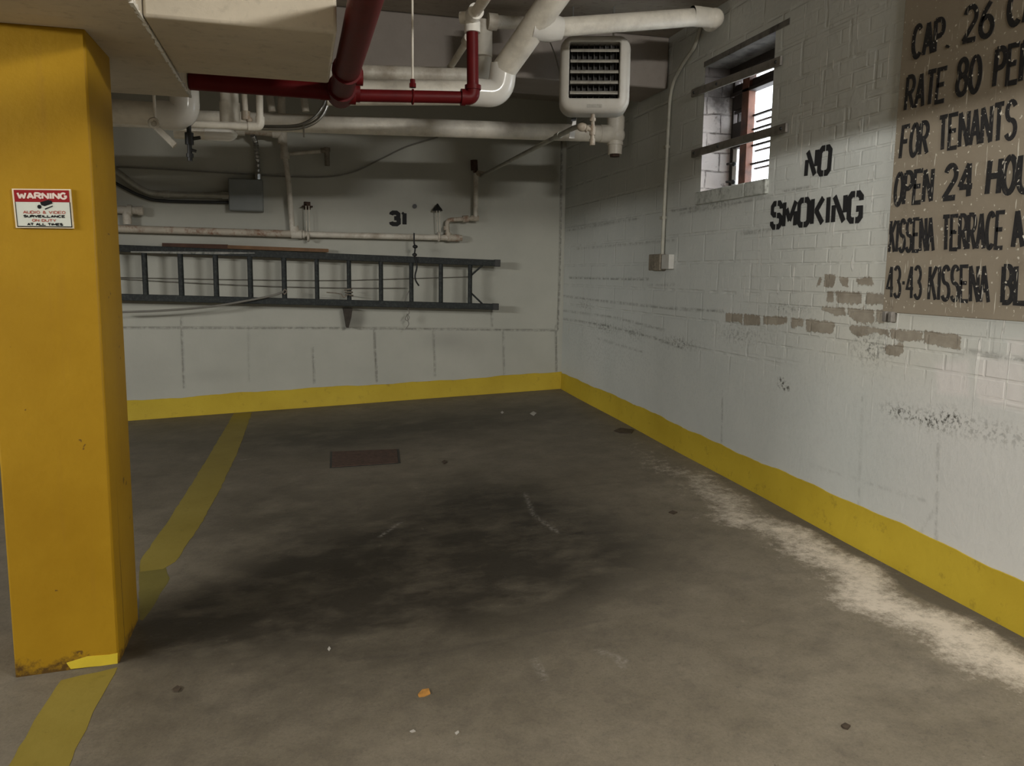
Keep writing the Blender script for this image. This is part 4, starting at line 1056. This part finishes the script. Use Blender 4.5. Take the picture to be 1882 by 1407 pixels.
# flexible steel conduit loop
P = [at_y(x, y, 6.1) for x, y in ((425, 233), (480, 236), (540, 236), (572, 228), (592, 212), (603, 188), (606, 165), (606, 140))]
def smooth_path(P, n=8):
    out = []
    for i in range(len(P)-1):
        p0 = P[max(i-1, 0)]; p1 = P[i]; p2 = P[i+1]; p3 = P[min(i+2, len(P)-1)]
        for k in range(n):
            t = k/n; out.append(.5*((2*p1)+(p2-p0)*t+(2*p0-5*p1+4*p2-p3)*t*t+(3*p1-p0-3*p2+p3)*t**3))
    out.append(P[-1]); return out
root = thing('flexible_conduit', 'shiny metal conduit curving up beside the red tee', 'conduit', P[0])
link_mesh('conduit', MB().tube(smooth_path(P), .013, 10), 'steel', root)
p = at_y(558, 236, 6.09); link_mesh('strap', MB().box((p.x-.006, p.y-.02, p.z-.06), (p.x+.006, p.y+.02, p.z+.02)), 'steel', root)
P = [at_y(x, y, 6.14) for x, y in ((425, 229), (480, 232), (540, 231), (568, 222), (586, 206), (597, 186), (600, 165), (600, 140))]
root = thing('flexible_conduit', 'second shiny metal conduit just inside the curve of the first', 'conduit', P[0])
link_mesh('conduit', MB().tube(smooth_path(P), .010, 10), 'steel', root)

# ------------------------------------------------------------------ back wall fittings
a = bw((421, 330)); b = bw((485, 390))
root = thing('junction_box', 'flat grey metal junction box on the back wall', 'electrical box', ((a.x+b.x)/2, YB, b.z))
bxo = link_mesh('box', MB().box((a.x, YB-.13, b.z), (b.x, YB-.001, a.z)), 'box_grey', root, bevel=.005)
link_mesh('cover', MB().box((a.x+.006, YB-.137, b.z+.006), (b.x-.006, YB-.129, a.z-.006)), 'box_grey', root, bevel=.003)
p = at_y(474, 328, YB-.06); P = [p, at_y(473, 290, YB-.06), at_y(470, 262, YB-.10), at_y(464, 248, YB-.2)]
root = thing('armoured_cable', 'shiny corrugated cable rising from the grey junction box', 'cable', p)
pts = smooth_path(P, 14); rs = [.022+.004*math.sin(i*2.1) for i in range(len(pts))]
link_mesh('cable', MB().tube(pts, rs, 12), 'steel', root); link_mesh('connector', MB().tube([p-Vector((0, 0, .01)), p+Vector((0, 0, .04))], .032, 8), 'steel', root)
P = [at_y(x, y, 8.1) for x, y in ((195, 298), (222, 320), (262, 348), (300, 356), (421, 359))]
root = thing('electrical_conduit', 'grey conduit bending from behind the column to the junction box', 'conduit', P[-1])
link_mesh('pipe', MB().tube(smooth_path(P), .026, 12), 'conduit_grey', root)
mb = MB(); mb.tube([P[3], P[3]+Vector((.05, 0, 0))], .033, 12).tube([P[4]-Vector((.06, 0, 0)), P[4]], .035, 8); link_mesh('coupling', mb, 'conduit_grey', root)
P = [at_y(x, y, 8.16) for x, y in ((195, 326), (230, 346), (262, 361), (300, 369), (421, 372))]
root = thing('electrical_conduit', 'thinner black conduit just below the grey one to the junction box', 'conduit', P[-1])
link_mesh('pipe', MB().tube(smooth_path(P), .015, 10), 'black', root)  # plain black tube following the bend of the grey conduit
# left stub fittings
a = at_y(200, 384, 8.1); b = at_y(256, 387, 8.1)
root = thing('pipe_stub', 'short white pipe end with collar right beside the column edge', 'pipe', b)
link_mesh('pipe', MB().tube([a, b], .036, 14), 'old_pipe', root); mb = MB(); mb.tube([b-Vector((.10, 0, 0)), b-Vector((.06, 0, 0))], .05, 14).tube([b-Vector((.01, 0, 0)), b+Vector((.035, 0, 0))], .042, 14); link_mesh('collar', mb, 'old_pipe', root)
p = at_y(234, 406, 8.1); link_mesh('drop', MB().tube([p+Vector((0, 0, .10)), p-Vector((0, 0, .03))], .038, 14), 'old_pipe', root)
# rusty pipe
YP = 8.1
A, T1, B = at_y(180, 419, YP), at_y(545, 430, YP), at_y(833, 437, YP)
root = thing('sprinkler_line', 'long rust-streaked pipe along the back wall above the ladder', 'pipe', at_y(640, 433, YP))
link_mesh('pipe', MB().tube([A, T1], .034, 16), 'rust_pipe', root, 'heavily rusted left length')
link_mesh('pipe', MB().tube([T1, B], .029, 16), 'old_pipe', root)
mb = MB(); mb.tube([T1-Vector((.05, 0, 0)), T1+Vector((.05, 0, 0))], .044, 16).tube([T1, T1+Vector((-.02, 0, .07))], .040, 14).tube([T1+Vector((.055, 0, 0)), T1+Vector((.075, 0, 0))], .040, 14); link_mesh('tee', mb, 'old_pipe', root)
link_mesh('end_tee', MB().tube([B-Vector((.06, 0, 0)), B+Vector((.06, 0, 0))], .036, 16).tube([B-Vector((.05, 0, 0)), B+Vector((-.05, 0, .05))], .032, 12).tube([B+Vector((.05, 0, 0)), B+Vector((.09, 0, 0))], .03, 8), 'rust_pipe', root, 'rusted end fitting')
c1 = B+Vector((-.05, 0, 0)); c2 = at_y(821, 404, YP); c3 = at_y(874, 401, YP); c4 = at_y(875, 318, YP)
mb = MB(); mb.tube(fillet([c1, c2, c3+Vector((.01, 0, 0))], .05), .022, 14); link_mesh('offset_pipe', mb, 'rust_pipe', root)
mb = MB(); mb.tube([c2.lerp(c3, .55), c2.lerp(c3, .75)], .034, 8).tube([c3-Vector((.05, 0, 0)), c3+Vector((.03, 0, 0))], .029, 12).tube([c2-Vector((0, 0, .06)), c2-Vector((0, 0, .1))], .03, 12); link_mesh('union', mb, 'rust_pipe', root)
mb = MB(); mb.tube([c3, c4], .024, 14); link_mesh('standpipe', mb, 'old_pipe', root)
p = at_y(872, 313, YP); q = at_y(871, 294, YP); mb = MB(); mb.tube([c4, p], .02, 10).tube([p, q], .036, 8); link_mesh('valve_head', mb, 'rust', root, 'dark rusty valve head')
mb = MB(); mb.tube([c4+Vector((0, -.03, .01)), c4+Vector((.09, -.04, .0))], .011, 8).tube([c4, c4+Vector((.03, -.04, -.02))], .02, 10); link_mesh('shutoff_handle', mb, 'brass', root)
# small hanger risers on the rusty pipe
for px, py, lab, mt in ((565, 378, 'small rusty hanger standing on the wall pipe near its tee', 'rust'), (805, 384, 'black hanger with a bell-shaped foot near the end of the wall pipe', 'black')):
    p = at_y(px, py, YP-.0); q = at_y(px+1.5, 434, YP)
    root = thing('pipe_hanger', lab, 'hanger', q)
    mb = MB()
    for dx in (-.014, .014): mb.tube([p+Vector((dx, 0, 0)), q+Vector((dx, 0, .04))], .005, 8)
    link_mesh('rod', mb, 'old_pipe', root)
    mb = MB(); mb.torus(q+Vector((0, 0, -.004)), (1, 0, 0), .038, .012, 18, 8); link_mesh('ring', mb, 'old_pipe', root)
    if mt == 'rust':
        mb = MB(); mb.box((p.x-.05, p.y+.0, p.z-.008), (p.x+.05, YB-.001, p.z+.002)).box((p.x-.03, YB-.02, p.z-.03), (p.x+.03, YB-.0008, p.z+.045)).box((p.x-.008, p.y-.005, p.z-.01), (p.x+.008, p.y+.02, p.z+.03)); link_mesh('foot', mb, mt, root, bevel=.002); continue
    mb = MB(); mb.tube([p+Vector((0, .03, -.015)), p+Vector((0, .03, .005)), p+Vector((0, .03, .03)), p+Vector((0, .03, .055))], [.052, .045, .022, .006], 12); link_mesh('foot', mb, mt, root)
# small pipe with elbow
a, b = at_y(530, 283, YP), at_y(601, 277, YP)
root = thing('pipe_stub', 'thin pipe with a short drop right of the stained riser', 'pipe', b)
link_mesh('pipe', MB().tube([a, b], .017, 12), 'old_pipe', root)
mb = MB(); mb.tube(fillet([b-Vector((.06, 0, 0)), b, b-Vector((0, 0, .14))], .03, 6), .024, 12).tube([b-Vector((0, 0, .01)), b+Vector((0, 0, .03))], .03, 12); link_mesh('elbow', mb, 'outlet', root)
# cables on wall
P = [at_y(x, y, 8.16) for x, y in ((195, 306), (300, 311), (420, 318), (520, 324), (600, 325), (650, 316), (700, 292), (750, 268), (805, 252))]
tag(link_mesh('cable', MB().tube(smooth_path(P), .007, 8), 'cable', loc=P[4]), 'thin cable sagging across the upper back wall', 'cable')
P = [at_y(x, y, 8.17) for x, y in ((200, 509), (400, 513), (600, 515), (700, 513), (864, 508))]
tag(link_mesh('wire', MB().tube(smooth_path(P), .004, 6), 'cable', loc=P[2]), 'thin upper wire stretched behind the ladder rungs', 'wire')
P = [at_y(x, y, 8.17) for x, y in ((200, 511), (340, 519), (500, 526), (640, 529), (745, 529))]
tag(link_mesh('wire', MB().tube(smooth_path(P), .005, 6), 'cable', loc=P[2]), 'thin lower wire stretched behind the ladder rungs', 'wire')
P = [at_y(x, y, 7.94) for x, y in ((200, 574), (290, 571), (380, 564), (450, 553), (500, 543), (521, 536))]
tag(link_mesh('cable', MB().tube(smooth_path(P), .010, 8), 'cable', loc=P[0]), 'grey cable hanging from the ladder back to the column', 'cable')

# ------------------------------------------------------------------ ladder
YD = 8.0
a, b = at_y(120, 452, YD), at_y(917, 483.5, YD); c_, d_ = at_y(120, 543, YD), at_y(914, 563.5, YD)
root = thing('extension_ladder', 'dark green extension ladder hung sideways on the back wall', 'ladder', d_)
link_mesh('rail', MB().beam(a, b, .05, .062), 'ladder', root, 'upper rail', bevel=.004); link_mesh('rail', MB().beam(c_, d_, .05, .06), 'ladder', root, 'lower rail', bevel=.004)
RX = [131, 200, 266.6, 332.6, 396.9, 459.8, 522.2, 582.3, 641.3, 700, 755.9, 810.2, 863.9]
def on(p, q, x):
    t = (x-p.x)/(q.x-p.x); return p.lerp(q, t)
for x in RX:
    m = at_y(x, 505, YD).x; link_mesh('rung', MB().tube([on(a, b, m), on(c_, d_, m)], .022 if x > 540 else .025, 10), 'ladder', root)
m = at_y(866, 505, YD).x; e = at_y(892, 490, YD).x
link_mesh('brace', MB().tube([on(a, b, e), on(a, b, m).lerp(on(c_, d_, m), .30)], .009, 8), 'ladder', root)
link_mesh('brace', MB().tube([on(c_, d_, e), on(c_, d_, m).lerp(on(a, b, m), .30)], .009, 8), 'ladder', root)
link_mesh('end_cap', MB().beam(on(a, b, b.x-.05), b+Vector((.01, 0, 0)), .056, .070), 'black', root, bevel=.004); link_mesh('end_cap', MB().beam(on(c_, d_, d_.x-.05), d_+Vector((.01, 0, 0)), .056, .066), 'black', root, bevel=.004)
mb = MB(); p = [at_y(x, y, YD-.026) for x, y in ((240, 461.5), (330, 462), (400, 462.5), (468, 464), (468, 465.5), (400, 467), (330, 466), (240, 464))]  # thin pale strip laid along the upper rail
mb.hexa(p, [q+Vector((0, .002, 0)) for q in p]); link_mesh('pale_streak', mb, 'ladder_pale', root, 'pale streak on the upper rail')
# planks resting on it
P4 = [at_y(x, y, 8.05) for x, y in ((297, 446), (418, 449), (418, 457.5), (297, 453.5))]
o = link_mesh('plank', MB().hexa([p+Vector((0, .02, 0)) for p in P4], [p+Vector((0, .10, 0)) for p in P4]), 'plank_dark', loc=P4[3]); tag(o, 'dark reddish plank lying on the ladder, left end', 'plank')
P4 = [at_y(x, y, 8.05) for x, y in ((418, 450), (604, 457), (604, 463), (418, 456.5))]
o = link_mesh('plank', MB().hexa([p+Vector((0, .02, 0)) for p in P4], [p+Vector((0, .10, 0)) for p in P4]), 'plank', loc=P4[3]); tag(o, 'lighter brown plank lying on the ladder beyond the dark one', 'plank')
# black cord, bracket, ropes
P = [at_y(x, y, 7.96) for x, y in ((761, 428), (761, 445), (763, 455), (762, 468), (765, 480), (766, 492), (763, 505), (764, 515), (770, 525))]
root = thing('black_cord', 'black cord tying the ladder up to the rusty wall pipe', 'cord', P[-1])
link_mesh('cord', MB().tube(smooth_path(P), .008, 8), 'black_cord', root)
link_mesh('knot', MB().sphere(at_y(763, 453, 7.955), .026, 10, 7, (1, .7, .7)).sphere(at_y(762, 468, 7.94), .022, 10, 7, (1.1, .6, .8)), 'black_cord', root)
root = thing('wall_bracket', 'dark rusty bracket under the ladder holding its lower rail', 'bracket', bw((640, 600)))
P5 = [at_y(x, y, 8.05) for x, y in ((631, 567), (648, 567), (646, 582), (641, 602), (637, 602))]
link_mesh('arm', MB().hexa(P5, [p+Vector((0, .149, 0)) for p in P5]), 'bracket_dark', root)
root = thing('rope_tie', 'frayed rope wrapped on a ladder rung above the bracket', 'rope', at_y(640, 540, 7.95))
mb = MB()
for k in range(3): p = at_y(640+k, 532+k*5, YD); mb.torus(p, (.15*(k-1), .1, 1), .033, .008, 16, 6)
P = [at_y(x, y, 7.955) for x, y in ((640, 540), (632, 546), (626, 540), (612, 538), (600, 537))]; mb.tube(smooth_path(P), .006, 6); link_mesh('rope', mb, 'rope', root)
P = [at_y(x, y, 8.04) for x, y in ((755, 529), (748, 542), (744, 556), (750, 567), (752, 575), (747, 580), (745, 586), (749, 589), (752, 583), (748, 577), (750, 590), (751, 596), (745, 605))]
tag(link_mesh('wire_tie', MB().tube(smooth_path(P), .0045, 6), 'cable', loc=P[0]), 'twisted wire dangling below the ladder', 'wire')
P = [at_y(x, y, 7.96) for x, y in ((521, 536), (523, 532), (527, 535), (523, 540), (519, 536))]
tag(link_mesh('wire_tie', MB().tube(smooth_path(P), .007, 6), 'rope', loc=P[0]), 'small knot of wire on a ladder rung at the hanging cable', 'wire')

# ------------------------------------------------------------------ floor things
def flat(name, px, mat, h=.002, jag=0, seed=1, sub=0):
    r = random.Random(seed); pts = [at_f(x, y) for x, y in px]
    if sub:
        q = []
        for i, p in enumerate(pts):
            n = pts[(i+1) % len(pts)]; k = max(1, int((n-p).length/sub))
            for j in range(k):
                z = p.lerp(n, j/k); 
                if j: z = z+Vector((r.uniform(-jag, jag), r.uniform(-jag, jag), 0))
                q.append(z)
        pts = q
    for p in pts: p.z = fz(p.x, p.y)
    mb = MB(); mb.hexa([p-Vector((0, 0, .003)) for p in pts], [p+Vector((0, 0, h)) for p in pts])
    return link_mesh(name, mb, mat, loc=pts[0])
o = flat('parking_line', [(112, 1250), (216, 1226), (170, 1310), (125, 1412), (90, 1500), (-35, 1500), (14, 1410), (62, 1325)], 'stripe', .0010, .0045, 2, .05); tag(o, 'yellow parking line on the floor in front of the column', 'parking line')
o = flat('parking_line', [(430, 759.5), (463, 757.5), (437, 830), (404, 900), (365, 970), (322, 1032), (300, 1045), (258, 1050), (258, 1030), (300, 970), (345, 900), (388, 830)], 'stripe', .0010, .004, 4, .06); tag(o, 'yellow parking line running from behind the column to the back wall', 'parking line')
o = flat('parking_line', [(256, 1040), (305, 1042), (312, 1062), (290, 1100), (276, 1122), (262, 1140), (256, 1138)], 'stripe_old', .0004, .004, 9, .05); tag(o, 'duller olive end of the parking line beside the column foot', 'parking line')
root = thing('drain_cover', 'rusty rectangular steel cover set in the floor', 'floor cover', at_f(670, 845))
q = [(607, 830), (733, 825), (736, 851), (606, 860)]
pts = [at_f(*p) for p in q]
mb = MB(); cen = sum(pts, Vector())/4
mb.hexa([p-Vector((0, 0, .01)) for p in pts], [p+Vector((0, 0, .002)) for p in pts]); link_mesh('frame', mb, 'black', root)
mb = MB(); ins = [cen+(p-cen)*.94 for p in pts]; mb.hexa([p for p in ins], [p+Vector((0, 0, .006)) for p in ins]); link_mesh('plate', mb, 'rust', root, 'rust brown plate', bevel=.002)
o = flat('paper_scrap', [(768, 1277), (776, 1268), (788, 1266), (791, 1275), (780, 1280), (770, 1281)], 'orange', .004); tag(o, 'small orange scrap on the floor near the bottom of the view', 'scrap')
LV = [((1128, 792), (1140, 787), (1165, 790), (1160, 797), (1140, 796)), 'dark curled leaf at the foot of the right wall', 'leaf'], \
     [((317, 1268), (326, 1261), (333, 1265), (328, 1272), (319, 1272)), 'dark leaf on the floor right of the front parking line', 'leaf'], \
     [((1229, 942), (1236, 939), (1245, 942), (1238, 945)), 'dark leaf on the open floor toward the right wall', 'leaf'], \
     [((812, 849), (817, 846), (822, 849), (816, 853)), 'small dark leaf right of the rusty floor cover', 'leaf'], \
     [((1546, 1334), (1553, 1330), (1563, 1335), (1558, 1341), (1550, 1339)), 'dark oval leaf near the bottom right of the floor', 'leaf'], \
     [((602, 1193), (605, 1188), (608, 1192), (605, 1196)), 'tiny white chip on the floor right of the column', 'chip'], \
     [((753, 1344), (760, 1341), (764, 1344), (757, 1346)), 'white chip on the floor below the orange scrap', 'chip'], \
     [((836, 1347), (842, 1343), (844, 1346), (839, 1350)), 'white chip to the right of the one below the orange scrap', 'chip'], \
     [((974, 760), (980, 756), (986, 759), (981, 764)), 'pale round spot of debris on the floor near the corner', 'chip'], \
     [((920, 758), (923, 755), (926, 758), (923, 760)), 'tiny pale chip left of the round spot near the corner', 'chip']
for q, lab, mt in LV:
    o = flat('dry_leaf' if mt == 'leaf' else 'paint_chip', q, mt, .006 if mt == 'leaf' else .003); tag(o, lab, mt)
